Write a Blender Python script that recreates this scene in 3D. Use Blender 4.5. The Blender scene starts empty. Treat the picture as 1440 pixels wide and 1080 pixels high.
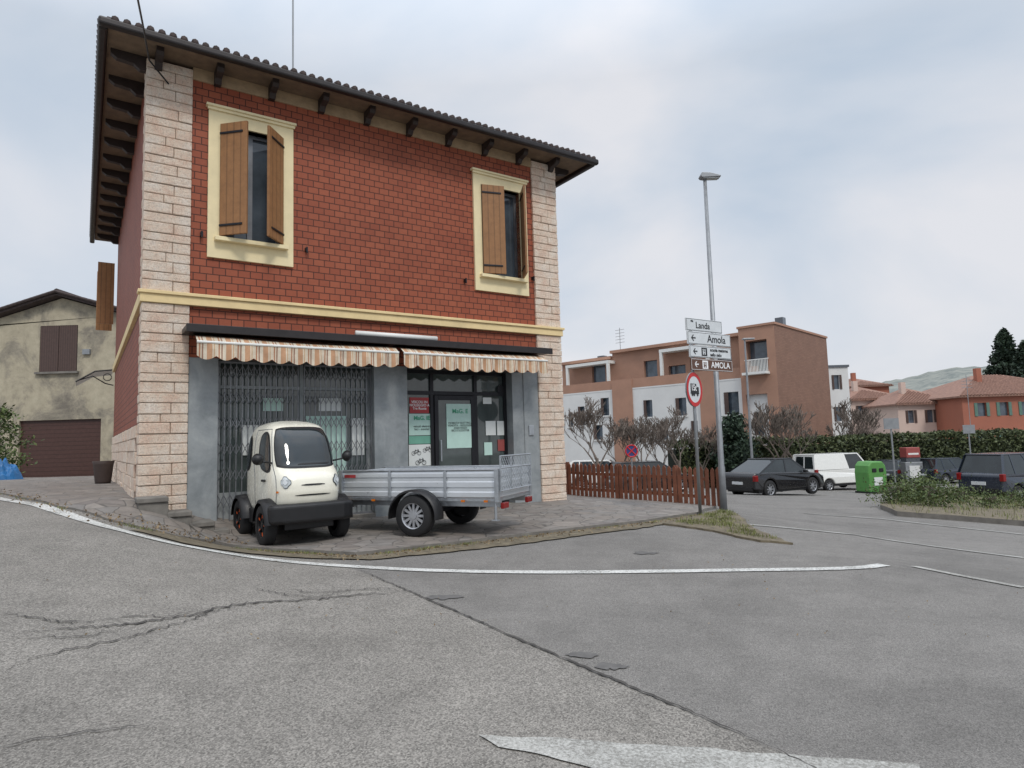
import bpy, bmesh, math, random, numpy as np
from mathutils import Vector, Matrix, noise
from mathutils.geometry import delaunay_2d_cdt
random.seed(7); rnd=random.random
def U_(a,b): return a+(b-a)*rnd()
S=bpy.context.scene
EYE=1.3; FPX=900.4; PIT=.08804; ROL=.02968; TH=.5921
# ------------------------------------------------------------------ camera
Fv=Vector((0,math.cos(PIT),math.sin(PIT)));U0=Vector((0,-math.sin(PIT),math.cos(PIT)));R0=Vector((1,0,0))
Uv=math.cos(ROL)*U0+math.sin(ROL)*R0; Rv=math.cos(ROL)*R0-math.sin(ROL)*U0
cd=bpy.data.cameras.new("camera");cam=bpy.data.objects.new("camera",cd);S.collection.objects.link(cam)
M=Matrix((Rv,Uv,-Fv)).transposed().to_4x4();M.translation=Vector((0,0,EYE));cam.matrix_world=M
cd.sensor_width=36;cd.lens=FPX/1440*36;cd.clip_end=6000;cd.clip_start=.05;S.camera=cam
# survey helpers: turn measured sight lines into true world positions on known planes / the terrain
def ray(px,py): return Fv+Rv*((px-720)/FPX)+Uv*((540-py)/FPX)
def vplane(px,py,O,d):
    n=Vector((-d[1],d[0]));r=ray(px,py);t=(O[0]*n[0]+O[1]*n[1])/(r.x*n[0]+r.y*n[1]);q=r*t
    return ((q.x-O[0])*d[0]+(q.y-O[1])*d[1],q.z+EYE)
DL=9.3; r_=ray(197,690); OB=Vector((r_.x/r_.y*DL,DL)); dB=Vector((math.cos(TH),math.sin(TH)));nB=Vector((-dB.y,dB.x))
def fw(px,py,w=0): return vplane(px,py,OB+nB*w,dB)
def fs(px,py,u=0): return vplane(px,py,OB+dB*u,nB)
def atd(px,py,Y):
    r=ray(px,py);t=Y/r.y;return Vector((r.x*t,Y,EYE+r.z*t))
# ------------------------------------------------------------------ terrain
CP=[(0,0,-.22),(4,0,-.3),(-4,0,-.12),(0,-4,-.25),(0,4,-.14),(-3,4,0),(3,4,-.22),(6,4,-.38),
(-8.1,10.2,.6),(-6.2,8.4,.52),(-4.8,7.6,.36),(-4.2,7.5,.24),(-3.5,7.5,.1),(-2.6,7.27,0),(-1.8,7,-.04),(.2,6.64,-.09),(2.4,6.6,-.14),(4.06,7.03,-.24),
(-8,5,.4),(-10,0,.2),(-6,4,.2),(-5.6,9.2,.62),(-4.85,9.0,.36),(-4.4,9.2,.08),(-4.2,10,.06),(-3.8,8.8,-.03),(-5.0,8.3,.38),
(-3.2,8.6,-.05),(-2.5,9.3,-.05),(-1.4,9.2,-.05),(0,10,-.05),(1.2,13.7,-.03),(1.2,9,-.06),(3.2,10.8,-.1),(2.5,12.5,-.08),(-1.5,12,-.04),
(5,9,-.35),(6,12,-.5),(3.9,11.7,-.14),(4,17,-.4),(1.45,16.9,-.22),(8.9,15.4,-.65),(11.3,27.8,-1.36),(17.9,35.4,-1.9),(19.5,26,-1.6),(14,16,-.95),
(12,8,-.75),(20,10,-1.2),(5,30,-1.2),(10,45,-2),(25,45,-2.2),(-18,24.7,.4),(-10,16,.55),(-8,24,.4),(-20,10,.75),(-25,30,.5),(40,40,-2.4),(40,10,-2),
(0,-15,-.4),(-20,-10,.2),(20,-10,-.9),(-60,60,.5),(60,80,-2.6),(0,90,-2),(-60,-20,0),(60,-20,-2),(0,20,0),(-5,14,.5)]
CP=np.array(CP);c2=.35**2
def phi(d2): return np.sqrt(d2+c2)
n_=len(CP);A=np.zeros((n_+1,n_+1));dd=((CP[:,None,:2]-CP[None,:,:2])**2).sum(2);A[:n_,:n_]=phi(dd);A[n_,:n_]=1;A[:n_,n_]=1
Wt=np.linalg.solve(A,np.append(CP[:,2],0))
def hh(x,y):
    x=np.asarray(x,float);y=np.asarray(y,float)
    z=np.full(x.shape,Wt[n_])
    for i in range(n_): z=z+Wt[i]*phi((x-CP[i,0])**2+(y-CP[i,1])**2)
    r=np.sqrt(x*x+(y-15)**2);t=np.clip((r-70)/60,0,1);t=t*t*(3-2*t)
    return z*(1-t)+(-2.6)*t
def h(x,y): return float(hh(x,y))
def G(px,py,off=0):
    r=ray(px,py);t=(-.1-EYE)/r.z
    for k in range(60):
        z=h(r.x*t,r.y*t);t2=(z-EYE)/r.z;t=t*.5+t2*.5
    return Vector((r.x*t,r.y*t,h(r.x*t,r.y*t)+off))
# ------------------------------------------------------------------ materials
def L(r,g,b):
    f=lambda c:(c/255/12.92 if c/255<=.04045 else ((c/255+.055)/1.055)**2.4)
    return (f(r),f(g),f(b),1)
class NT:
    def __init__(s,name):
        s.m=bpy.data.materials.new(name);s.m.use_nodes=True;s.t=s.m.node_tree;s.n=s.t.nodes;s.b=s.n["Principled BSDF"]
        s.co=None
    def new(s,t,**k):
        n=s.n.new(t)
        for a,b in k.items():
            if a in n.inputs: s.set(n.inputs[a],b)
            else: setattr(n,a,b)
        return n
    def set(s,i,v):
        if hasattr(v,"links"): s.t.links.new(v,i)
        else: i.default_value=v
    def obj(s,kind="Object"):
        if not s.co: s.co=s.n.new("ShaderNodeTexCoord")
        return s.co.outputs[kind]
    def noise(s,scale,detail=4,rough=.6,vec=None,dist=0):
        n=s.n.new("ShaderNodeTexNoise");s.set(n.inputs["Vector"],vec or s.obj());n.inputs["Scale"].default_value=scale
        n.inputs["Detail"].default_value=detail;n.inputs["Roughness"].default_value=rough;n.inputs["Distortion"].default_value=dist
        return n.outputs["Fac"]
    def ramp(s,fac,stops,interp="LINEAR"):
        n=s.n.new("ShaderNodeValToRGB");s.set(n.inputs[0],fac);n.color_ramp.interpolation=interp
        e=n.color_ramp.elements
        while len(e)<len(stops): e.new(.5)
        for i,(p,c) in enumerate(stops): e[i].position=p;e[i].color=c if not isinstance(c,(int,float)) else (c,c,c,1)
        return n.outputs[0]
    def mix(s,fac,a,b,mode="MIX"):
        n=s.n.new("ShaderNodeMix");n.data_type="RGBA";n.blend_type=mode
        s.set(n.inputs[0],fac);s.set(n.inputs[6],a);s.set(n.inputs[7],b);return n.outputs[2]
    def math(s,op,a,b=0.,c=None):
        n=s.n.new("ShaderNodeMath");n.operation=op;s.set(n.inputs[0],a);s.set(n.inputs[1],b)
        if c is not None: s.set(n.inputs[2],c)
        return n.outputs[0]
    def bump(s,hgt,strength=.3,dist=.02,prev=None):
        n=s.n.new("ShaderNodeBump");s.set(n.inputs["Height"],hgt);n.inputs["Strength"].default_value=strength;n.inputs["Distance"].default_value=dist
        if prev: s.set(n.inputs["Normal"],prev)
        s.t.links.new(n.outputs[0],s.b.inputs["Normal"]);return n.outputs[0]
    def done(s,col=None,rough=None,metal=None,spec=None):
        if col is not None: s.set(s.b.inputs["Base Color"],col)
        if rough is not None: s.set(s.b.inputs["Roughness"],rough)
        if metal is not None: s.set(s.b.inputs["Metallic"],metal)
        if spec is not None: s.set(s.b.inputs["Specular IOR Level"],spec)
        return s.m
def sc(c,k): return (min(c[0]*k,1),min(c[1]*k,1),min(c[2]*k,1),1)
def M_(name,c,rough=.6,metal=0,var=.12,scale=6,bump=.05,spec=.5,bs=60,coat=0):
    t=NT(name);f=t.noise(scale,5,.65);col=t.ramp(f,[(.3,sc(c,1-var)),(.7,sc(c,1+var))])
    if bump: t.bump(t.noise(bs,3),bump,.01)
    if coat: t.b.inputs["Coat Weight"].default_value=coat
    rr=t.ramp(t.noise(scale*2),[(.3,max(rough-.07,0)),(.7,min(rough+.07,1))])
    return t.done(col,rr,metal,spec)
def brickmat(name,c1,c2,mortar,bw,bh,ms,axis="xz",bump=.6,stain=.25):
    t=NT(name);sp=t.new("ShaderNodeSeparateXYZ",Vector=t.obj());cb=t.new("ShaderNodeCombineXYZ")
    t.set(cb.inputs[0],sp.outputs[0 if axis[0]=="x" else 1]);t.set(cb.inputs[1],sp.outputs[2])
    b=t.new("ShaderNodeTexBrick",Vector=cb.outputs[0],Color1=c1,Color2=c2,Mortar=mortar,Scale=1.0)
    b.inputs["Mortar Size"].default_value=ms;b.inputs["Mortar Smooth"].default_value=.15;b.inputs["Brick Width"].default_value=bw;b.inputs["Row Height"].default_value=bh;b.inputs["Bias"].default_value=-.1
    big=t.ramp(t.noise(.9,5,.6),[(.3,1-stain),(.7,1+stain*.4)])
    col=t.mix(1.,b.outputs[0],big,"MULTIPLY");col=t.mix(.3,col,t.ramp(t.noise(18,4),[(.3,.8),(.7,1.12)]),"MULTIPLY")
    hgt=t.math("SUBTRACT",1.,b.outputs["Fac"]);hgt=t.math("ADD",hgt,t.math("MULTIPLY",t.noise(70,4),.2))
    t.bump(hgt,bump,.012);return t.done(col,.65,0,.4)
m_brick=brickmat("red_brick",L(156,84,58),L(142,72,49),L(76,40,30),.185,.115,.0075,stain=.12)
m_bricks=brickmat("red_brick_side",L(150,80,56),L(137,70,48),L(74,38,28),.185,.115,.0075,"yz",stain=.12)
t=NT("split_stone");v=t.new("ShaderNodeTexNoise",Vector=t.obj());v.inputs["Scale"].default_value=4.5;v.inputs["Detail"].default_value=2
col=t.ramp(v.outputs[0],[(.32,L(236,206,182)),(.5,L(244,224,202)),(.68,L(250,238,222))])
n1=t.noise(30,8,.8);col=t.mix(.9,col,t.ramp(n1,[(.36,.55),(.44,.86),(.52,1.0),(.75,1.1)]),"MULTIPLY")
col=t.mix(.25,col,t.ramp(t.noise(70,4,.7),[(.38,L(206,140,112)),(.55,L(252,242,230))]))
t.bump(n1,.9,.05);m_stone=t.done(col,.85,0,.2)
m_joint=M_("mortar_joint",L(160,138,122),.9)
t=NT("cream_plaster");col=t.mix(.6,L(234,218,176),t.ramp(t.noise(3,6,.7),[(.3,.82),(.65,1.05)]),"MULTIPLY");t.bump(t.noise(60),.15,.01);m_cream=t.done(col,.7,0,.3)
t=NT("yellow_band");col=t.mix(.6,L(232,208,158),t.ramp(t.noise(3,6,.7),[(.3,.74),(.65,1.05)]),"MULTIPLY");t.bump(t.noise(60),.15,.01);m_band=t.done(col,.7,0,.3)
def woodslat(name,c,pitch,axis="z",dark=.45):
    t=NT(name);sp=t.new("ShaderNodeSeparateXYZ",Vector=t.obj());f=t.math("FRACT",t.math("DIVIDE",sp.outputs["XYZ".index(axis.upper())],pitch))
    g=t.ramp(f,[(0,dark),(.14,1),(.86,1),(1,dark)]);n=t.ramp(t.noise(9,5,.7),[(.3,.82),(.7,1.12)])
    col=t.mix(1.,t.mix(1.,c,g,"MULTIPLY"),n,"MULTIPLY");t.bump(g,.4,.01);return t.done(col,.5,0,.4)
m_shut=woodslat("shutter_wood",L(148,106,68),.12,"x",.6)
m_shut_old=woodslat("old_shutter_wood",L(84,66,60),.09,"x",.45)
m_dkwood=M_("dark_stained_wood",L(50,40,37),.6,var=.25)
m_gutter=M_("dark_gutter_metal",L(46,42,42),.45,.3,var=.2)
m_tile=M_("weathered_roof_tile",L(70,60,58),.85,var=.4,scale=9,bump=.3)
m_tileo=M_("orange_roof_tile",L(138,106,92),.85,var=.3,scale=4,bump=.3)
t=NT("grey_marble_cladding");n=t.noise(1.8,7,.65,dist=.8);col=t.ramp(n,[(.3,L(122,128,131)),(.5,L(142,147,149)),(.7,L(158,162,163))])
col=t.mix(.6,col,t.ramp(t.noise(9,6,.7),[(.3,.78),(.7,1.06)]),"MULTIPLY");m_slate=t.done(col,.4,0,.5)
m_black=M_("black_plastic",L(26,26,28),.5,var=.2)
m_rubber=M_("tyre_rubber",L(32,32,33),.8,var=.2)
m_darkmet=M_("dark_metal_frame",L(38,38,42),.4,.5)
m_grille=M_("grille_steel",L(124,126,130),.45,.5,var=.2)
def glassm(name,c,rough=.04):
    t=NT(name);t.b.inputs["IOR"].default_value=1.5;f=t.ramp(t.noise(1.3,4),[(.3,sc(c,.6)),(.7,sc(c,1.4))]);t.bump(t.noise(1.5,1),.03,.02);return t.done(f,rough,0,.8)
m_glass=glassm("window_glass",L(78,88,98));m_carglass=glassm("car_window_glass",L(38,44,46));m_shopglass=glassm("shop_glass",L(68,77,76))
m_white=M_("white_paint",L(222,222,218),.45,var=.05);m_carwhite=M_("white_car_paint",L(232,232,228),.25,var=.03,bump=0,coat=.6)
m_evwhite=M_("cream_white_paint",L(234,230,214),.25,var=.03,bump=0,coat=.6)
m_carblack=M_("black_car_paint",L(24,24,27),.25,var=.1,bump=0,coat=.5);m_carblue=M_("dark_blue_car_paint",L(36,44,58),.25,var=.1,bump=0,coat=.5)
m_cargrey=M_("grey_car_paint",L(90,94,100),.3,.3,var=.1,bump=0,coat=.5)
m_alu=M_("galvanised_steel",L(176,180,184),.38,.75,var=.14,scale=10)
m_alul=M_("aluminium_panel",L(206,210,214),.34,.45,var=.06,scale=3)
m_red=M_("red_paint",L(190,34,34),.45,var=.08);m_orange=M_("orange_paint",L(216,92,34),.45,var=.08)
m_lred=M_("red_lamp_lens",L(130,22,22),.2,bump=0);m_lamb=M_("amber_lamp_lens",L(200,110,30),.25,bump=0)
m_lamp=M_("clear_lamp_lens",L(186,190,190),.1,.25,bump=0,var=.25,scale=20)
m_rim=M_("alloy_rim",L(180,182,186),.35,.7,bump=0)
m_green=M_("green_plastic",L(84,140,70),.5);m_blue=M_("blue_tarpaulin",L(34,104,160),.5,var=.2)
m_pole=M_("zinc_pole",L(146,149,152),.5,.5,var=.15);m_brown=M_("brown_sign_paint",L(92,64,50),.5);m_signw=M_("sign_white",L(206,210,212),.4,var=.08)
m_txt=M_("sign_lettering_black",L(24,24,28),.5,bump=0);m_txtw=M_("sign_lettering_white",L(232,232,232),.5,bump=0)
m_mint=M_("mint_poster",L(184,214,204),.5,var=.06,bump=0);m_pred=M_("red_poster",L(166,52,54),.5,bump=0);m_paper=M_("white_poster",L(216,220,218),.5,var=.04,bump=0)
m_kred=M_("dull_red_panel",L(150,74,70),.6);m_teal=M_("teal_poster",L(110,168,148),.5,var=.1,bump=0)
m_greent=M_("green_lettering",L(70,160,125),.5,bump=0)
m_fence=M_("red_brown_fence_stain",L(124,78,58),.7,var=.35,scale=4)
m_terra=M_("terracotta_render",L(166,128,108),.8,var=.12,scale=.6,bump=.1);m_terrad=brickmat("tower_brick",L(142,108,90),L(132,98,82),L(118,90,76),.5,.12,.01,"yz",.2,.12)
m_potm=M_("brown_pot",L(66,54,50),.7)
m_whr=M_("white_render",L(214,214,212),.8,var=.07,scale=.5);m_pink=M_("pink_render",L(200,178,166),.8,var=.08,scale=.5);m_redr=M_("red_orange_render",L(160,100,80),.8,var=.1,scale=.6)
t=NT("peeling_beige_plaster");n=t.noise(.55,8,.72,dist=.6);col=t.ramp(n,[(.36,L(124,118,108)),(.45,L(152,145,130)),(.52,L(176,167,146)),(.7,L(190,182,160))])
col=t.mix(.6,col,t.ramp(t.noise(3.2,7,.75),[(.32,.68),(.6,1.04)]),"MULTIPLY");t.bump(n,.4,.05);m_old=t.done(col,.9,0,.2)
m_garage=woodslat("brown_garage_metal",L(80,56,50),.16,"z",.6)
m_bark=M_("tree_bark",L(108,98,90),.9,var=.25);m_bark2=M_("reddish_twigs",L(118,98,90),.9,var=.25)
def leafm(name,a,b):
    t=NT(name);g=t.new("ShaderNodeNewGeometry");col=t.mix(g.outputs["Random Per Island"],a,b);col=t.mix(.6,col,t.ramp(t.noise(1.2,4),[(.3,.55),(.7,1.3)]),"MULTIPLY");return t.done(col,.6,0,.3)
m_hedge=leafm("hedge_leaves",L(50,60,40),L(92,100,64));m_con=leafm("conifer_needles",L(34,48,40),L(62,78,60));m_grass=leafm("grass_blades",L(92,102,56),L(138,140,86));m_dry=leafm("dry_leaves",L(96,78,58),L(150,130,98));m_shrub=leafm("shrub_leaves",L(56,74,42),L(104,116,70))
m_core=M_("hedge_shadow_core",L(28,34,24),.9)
t=NT("paint_line");n=t.noise(38,6,.75);n2=t.noise(2.2,4);a=t.math("ADD",n,t.math("MULTIPLY",n2,.35))
col=t.ramp(a,[(.54,L(118,116,111)),(.63,L(186,186,182)),(.8,L(212,212,208))]);t.bump(t.noise(150,3),.3,.01);m_line=t.done(col,.75,0,.2)
t=NT("worn_paint_line");n=t.noise(60,8,.8);n2=t.noise(2.2,5);a=t.math("ADD",n,t.math("MULTIPLY",n2,.5))
col=t.ramp(a,[(.66,L(124,122,117)),(.80,L(168,167,162)),(.95,L(198,197,192))]);t.bump(t.noise(150,3),.3,.01);m_worn=t.done(col,.78,0,.2)
m_crack=M_("asphalt_crack",L(68,65,62),.95,var=.3);m_patch=M_("dark_tar_patch",L(96,94,92),.9,var=.2,scale=20,bump=.4)
ca=G(640,860);cb_=G(1140,1078);dc=(cb_-ca).xy.normalized();nc=Vector((-dc.y,dc.x))
if nc.x<0: nc=-nc
t=NT("asphalt");sp=t.new("ShaderNodeSeparateXYZ",Vector=t.obj())
sd=t.math("ADD",t.math("MULTIPLY",sp.outputs[0],nc.x),t.math("MULTIPLY",sp.outputs[1],nc.y));sd=t.math("SUBTRACT",sd,nc.dot(ca.xy))
sd=t.math("ADD",sd,t.math("MULTIPLY",t.math("SUBTRACT",t.noise(2.5,4),.5),.12));mask=t.ramp(sd,[(0,0.),(.03,1.)])
vo=t.new("ShaderNodeTexVoronoi",Vector=t.obj(),Scale=120.);vo2=t.new("ShaderNodeTexVoronoi",Vector=t.obj(),Scale=170.)
g1=t.mix(.85,L(132,128,122),t.ramp(vo.outputs["Color"],[(.1,.45),(.5,1.),(.95,1.7)]),"MULTIPLY")
g2=t.mix(.75,L(124,121,117),t.ramp(vo2.outputs["Color"],[(.1,.5),(.5,1.),(.95,1.6)]),"MULTIPLY")
col=t.mix(mask,g1,g2)
col=t.mix(1.,col,t.ramp(t.noise(.45,6,.62),[(.3,.8),(.5,1.),(.75,1.1)]),"MULTIPLY")
col=t.mix(.55,col,t.ramp(t.noise(3.5,6,.7),[(.3,.75),(.6,1.06)]),"MULTIPLY")
mpn=t.new("ShaderNodeMapping",Vector=t.obj());mpn.inputs["Scale"].default_value=(.25,1.6,1);mpn.inputs["Rotation"].default_value=(0,0,.15)
col=t.mix(.45,col,t.ramp(t.noise(1.,5,.6,vec=mpn.outputs[0]),[(.35,.82),(.6,1.04)]),"MULTIPLY")
b1=t.bump(vo.outputs["Distance"],.5,.01);t.bump(t.noise(1.2,5),.25,.05,b1);m_asph=t.done(col,.88,0,.25)
t=NT("porphyry_paving");wv=t.new("ShaderNodeTexNoise",Vector=t.obj(),Scale=4.);vm=t.new("ShaderNodeVectorMath");vm.operation="MULTIPLY_ADD";t.set(vm.inputs[0],wv.outputs["Color"]);vm.inputs[1].default_value=(.08,.08,0);t.set(vm.inputs[2],t.obj())
vp_=t.new("ShaderNodeTexVoronoi",Vector=vm.outputs[0],Scale=3.6);ve=t.new("ShaderNodeTexVoronoi",Vector=vm.outputs[0],Scale=3.6);ve.feature="DISTANCE_TO_EDGE"
sx=t.new("ShaderNodeSeparateColor",Color=vp_.outputs["Color"])
c_=t.ramp(sx.outputs[0],[(0,L(118,111,106)),(.35,L(134,126,118)),(.65,L(124,120,116)),(1,L(146,138,130))])
e_=t.ramp(ve.outputs["Distance"],[(.012,.0),(.03,1.)]);col=t.mix(e_,L(96,92,87),c_)
col=t.mix(.8,col,t.ramp(t.noise(5,6,.7),[(.3,.64),(.65,1.1)]),"MULTIPLY");t.bump(t.math("ADD",e_,t.math("MULTIPLY",t.noise(30),.4)),.5,.012);m_pave=t.done(col,.72,0,.35)
m_kerb=M_("kerb_stone",L(116,112,106),.9,var=.3,scale=5,bump=.3);m_dirt=M_("dirt_and_moss",L(106,97,80),.95,var=.4,scale=8,bump=.6,bs=30)
t=NT("awning_fabric");spx=t.new("ShaderNodeSeparateXYZ",Vector=t.obj());f=t.math("FRACT",t.math("DIVIDE",spx.outputs[0],.26))
col=t.ramp(f,[(0,L(194,152,120)),(.2,L(218,204,182)),(.27,L(202,168,134)),(.33,L(218,204,182)),(.52,L(182,132,104)),(.60,L(218,204,182)),(.67,L(160,126,108)),(.75,L(220,208,188)),(.92,L(194,152,120))],"CONSTANT")
col=t.mix(.8,col,t.ramp(t.noise(4,5,.7),[(.3,.66),(.65,1.05)]),"MULTIPLY");m_awn=t.done(col,.8,0,.2)
# ------------------------------------------------------------------ mesh builder
def link(o): S.collection.objects.link(o)
class MB:
    def __init__(s): s.v=[];s.f=[];s.m=[]
    def add(s,vs,fs,mi=0):
        b=len(s.v);s.v+= [tuple(v) for v in vs];s.f+=[tuple(b+i for i in f) for f in fs];s.m+=[mi]*len(fs);return s
    def box(s,x0,x1,y0,y1,z0,z1,mi=0,T=None):
        vs=[Vector((x,y,z)) for z in (z0,z1) for y in (y0,y1) for x in (x0,x1)]
        if T: vs=[T@v for v in vs]
        return s.add(vs,[(0,2,3,1),(4,5,7,6),(0,1,5,4),(2,6,7,3),(0,4,6,2),(1,3,7,5)],mi)
    def tube(s,pts,rs,n=8,mi=0,caps=True):
        pts=[Vector(p) for p in pts]
        if not isinstance(rs,(list,tuple)): rs=[rs]*len(pts)
        b=len(s.v)
        for i,p in enumerate(pts):
            d=(pts[min(i+1,len(pts)-1)]-pts[max(i-1,0)]);d=d.normalized() if d.length>1e-9 else Vector((0,0,1))
            a=d.cross(Vector((0,0,1)));a=a.normalized() if a.length>.05 else Vector((1,0,0)); c=d.cross(a).normalized();a=c.cross(d)
            for k in range(n):
                an=2*math.pi*k/n;s.v.append(tuple(p+(a*math.cos(an)+c*math.sin(an))*rs[i]))
        for i in range(len(pts)-1):
            for k in range(n):
                k2=(k+1)%n;s.f.append((b+i*n+k,b+i*n+k2,b+(i+1)*n+k2,b+(i+1)*n+k));s.m.append(mi)
        if caps:
            s.f.append(tuple(b+k for k in range(n))[::-1]);s.m.append(mi);s.f.append(tuple(b+(len(pts)-1)*n+k for k in range(n)));s.m.append(mi)
        return s
    def prism(s,pts,y0,y1,mi=0,f=None,T=None):
        f=f or (lambda a,y,b:(a,y,b));n=len(pts)
        vs=[Vector(f(a,y0,b)) for a,b in pts]+[Vector(f(a,y1,b)) for a,b in pts]
        if T: vs=[T@v for v in vs]
        return s.add(vs,[tuple(range(n)),tuple(range(2*n-1,n-1,-1))]+[(i,(i+1)%n+0,(i+1)%n+n,i+n)[::-1] for i in range(n)],mi)
    def wall(s,u0,u1,z0,z1,w,holes,rev=.15,mi=0,mr=None,mh=None):
        mr=mi if mr is None else mr
        us=sorted({u0,u1}|{c for a in holes for c in a[:2] if u0<c<u1});zs=sorted({z0,z1}|{c for a in holes for c in a[2:4] if z0<c<z1})
        for i in range(len(us)-1):
            for j in range(len(zs)-1):
                cu=(us[i]+us[i+1])/2;cz=(zs[j]+zs[j+1])/2
                if any(a[0]<cu<a[1] and a[2]<cz<a[3] for a in holes): continue
                s.add([(us[i],w,zs[j]),(us[i+1],w,zs[j]),(us[i+1],w,zs[j+1]),(us[i],w,zs[j+1])],[(0,1,2,3)],mi)
        for a in holes:
            p=[(a[0],a[2]),(a[1],a[2]),(a[1],a[3]),(a[0],a[3])]
            for k in range(4):
                q=p[(k+1)%4];s.add([(p[k][0],w,p[k][1]),(p[k][0],w+rev,p[k][1]),(q[0],w+rev,q[1]),(q[0],w,q[1])],[(0,1,2,3)],mr)
            if mh is not None: s.add([(x,w+rev,z) for x,z in p],[(0,1,2,3)],mh)
        return s
    def obj(s,name,mats,parent=None,smooth=False,bevel=0,seg=2,loc=None,rot=None,**props):
        me=bpy.data.meshes.new(name);me.from_pydata(s.v,[],s.f)
        for m in (mats if isinstance(mats,(list,tuple)) else [mats]): me.materials.append(m)
        for p,mi in zip(me.polygons,s.m): p.material_index=mi;p.use_smooth=smooth
        me.update();o=bpy.data.objects.new(name,me);link(o)
        if parent: o.parent=parent
        if loc is not None: o.location=loc
        if rot is not None: o.rotation_euler=rot
        if bevel:
            b=o.modifiers.new("bevel","BEVEL");b.width=bevel;b.segments=seg;b.limit_method="ANGLE";b.angle_limit=.6
        for k,v in props.items(): o[k]=v
        return o
    def split(s,name,mats,parent=None,group=1,**k):
        par=list(range(len(s.v)))
        def fnd(i):
            while par[i]!=i: par[i]=par[par[i]];i=par[i]
            return i
        for f in s.f:
            for i in f[1:]: par[fnd(i)]=fnd(f[0])
        comp={}
        for f,m in zip(s.f,s.m): comp.setdefault(fnd(f[0]),[]).append((f,m))
        for r in comp.values():
            mp={};q=MB()
            for f,m in r:
                for i in f:
                    if i not in mp: mp[i]=len(q.v);q.v.append(s.v[i])
                q.f.append(tuple(mp[i] for i in f));q.m.append(m)
            q.obj(name,mats,parent,**k)
def thing(name,label,category,loc=(0,0,0),rz=0,group=None):
    o=bpy.data.objects.new(name,None);link(o);o.location=loc;o.rotation_euler=(0,0,rz);o["label"]=label;o["category"]=category;o.empty_display_size=.2
    if group:o["group"]=group
    return o
def empty(name,parent,loc=(0,0,0)):
    o=bpy.data.objects.new(name,None);link(o);o.parent=parent;o.location=loc;return o
def text(body,size,x,y,z,parent,mat,name="lettering",align="CENTER",sx=1,bold=0):
    c=bpy.data.curves.new("t","FONT");c.body=body;c.size=size;c.align_x=align;c.align_y="CENTER";c.extrude=.0008;c.offset=bold;c.space_line=.9
    tob=bpy.data.objects.new("t",c);link(tob);bpy.context.view_layer.update()
    me=bpy.data.meshes.new_from_object(tob.evaluated_get(bpy.context.evaluated_depsgraph_get()));bpy.data.objects.remove(tob)
    me.materials.clear();me.materials.append(mat);o=bpy.data.objects.new(name,me);link(o);o.parent=parent;o.location=(x,y,z);o.rotation_euler=(math.pi/2,0,0);o.scale=(sx,1,1);return o
def copytree(o,loc,rz,scale=1):
    c=o.copy();link(c);c.location=loc;c.rotation_euler=(0,0,rz);c.scale=(scale,)*3
    for ch in list(o.children):
        k=ch.copy();k.parent=c;link(k)
        for g in list(ch.children):
            q=g.copy();q.parent=k;link(q)
    return c
# ------------------------------------------------------------------ ground
def axis(lo,hi,f0,f1,step):
    a=list(np.arange(f0,f1+1e-6,step));x=f1;s=step
    while x<hi: s*=1.18;x+=s;a.append(x)
    x=f0;s=step
    while x>lo: s*=1.18;x-=s;a.insert(0,x)
    return np.array(a)
gx=axis(-3000,3000,-12,12,.2);gy=axis(-60,4000,1,20,.2);X,Y=np.meshgrid(gx,gy);Z=hh(X,Y)
nx=len(gx);ny=len(gy);me=bpy.data.meshes.new("ground")
idx=np.arange(nx*ny).reshape(ny,nx);fc=np.stack([idx[:-1,:-1],idx[:-1,1:],idx[1:,1:],idx[1:,:-1]],-1).reshape(-1,4)
me.from_pydata(np.stack([X.ravel(),Y.ravel(),Z.ravel()],1).tolist(),[],fc.tolist());me.materials.append(m_asph)
me.polygons.foreach_set("use_smooth",[True]*len(me.polygons));go=bpy.data.objects.new("road",me);link(go);go["kind"]="structure"
def inpoly(x,y,P):
    c=False;n=len(P)
    for i in range(n):
        x1,y1=P[i][0],P[i][1];x2,y2=P[(i+1)%n][0],P[(i+1)%n][1]
        if (y1>y)!=(y2>y) and x<(x2-x1)*(y-y1)/(y2-y1)+x1: c=not c
    return c
def resamp(P,step,closed=False):
    out=[];n=len(P)
    for i in range(n if closed else n-1):
        a=Vector(P[i][:2]);b=Vector(P[(i+1)%n][:2]);k=max(1,int((b-a).length/step))
        for j in range(k): out.append(a.lerp(b,j/k))
    if not closed: out.append(Vector(P[-1][:2]))
    return out
def smooth(P,it=2):
    P=[Vector(p[:2]) for p in P]
    for _ in range(it):
        q=[P[0]]
        for i in range(len(P)-1): q+= [P[i].lerp(P[i+1],.25),P[i].lerp(P[i+1],.75)]
        q.append(P[-1]);P=q
    return P
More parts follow.
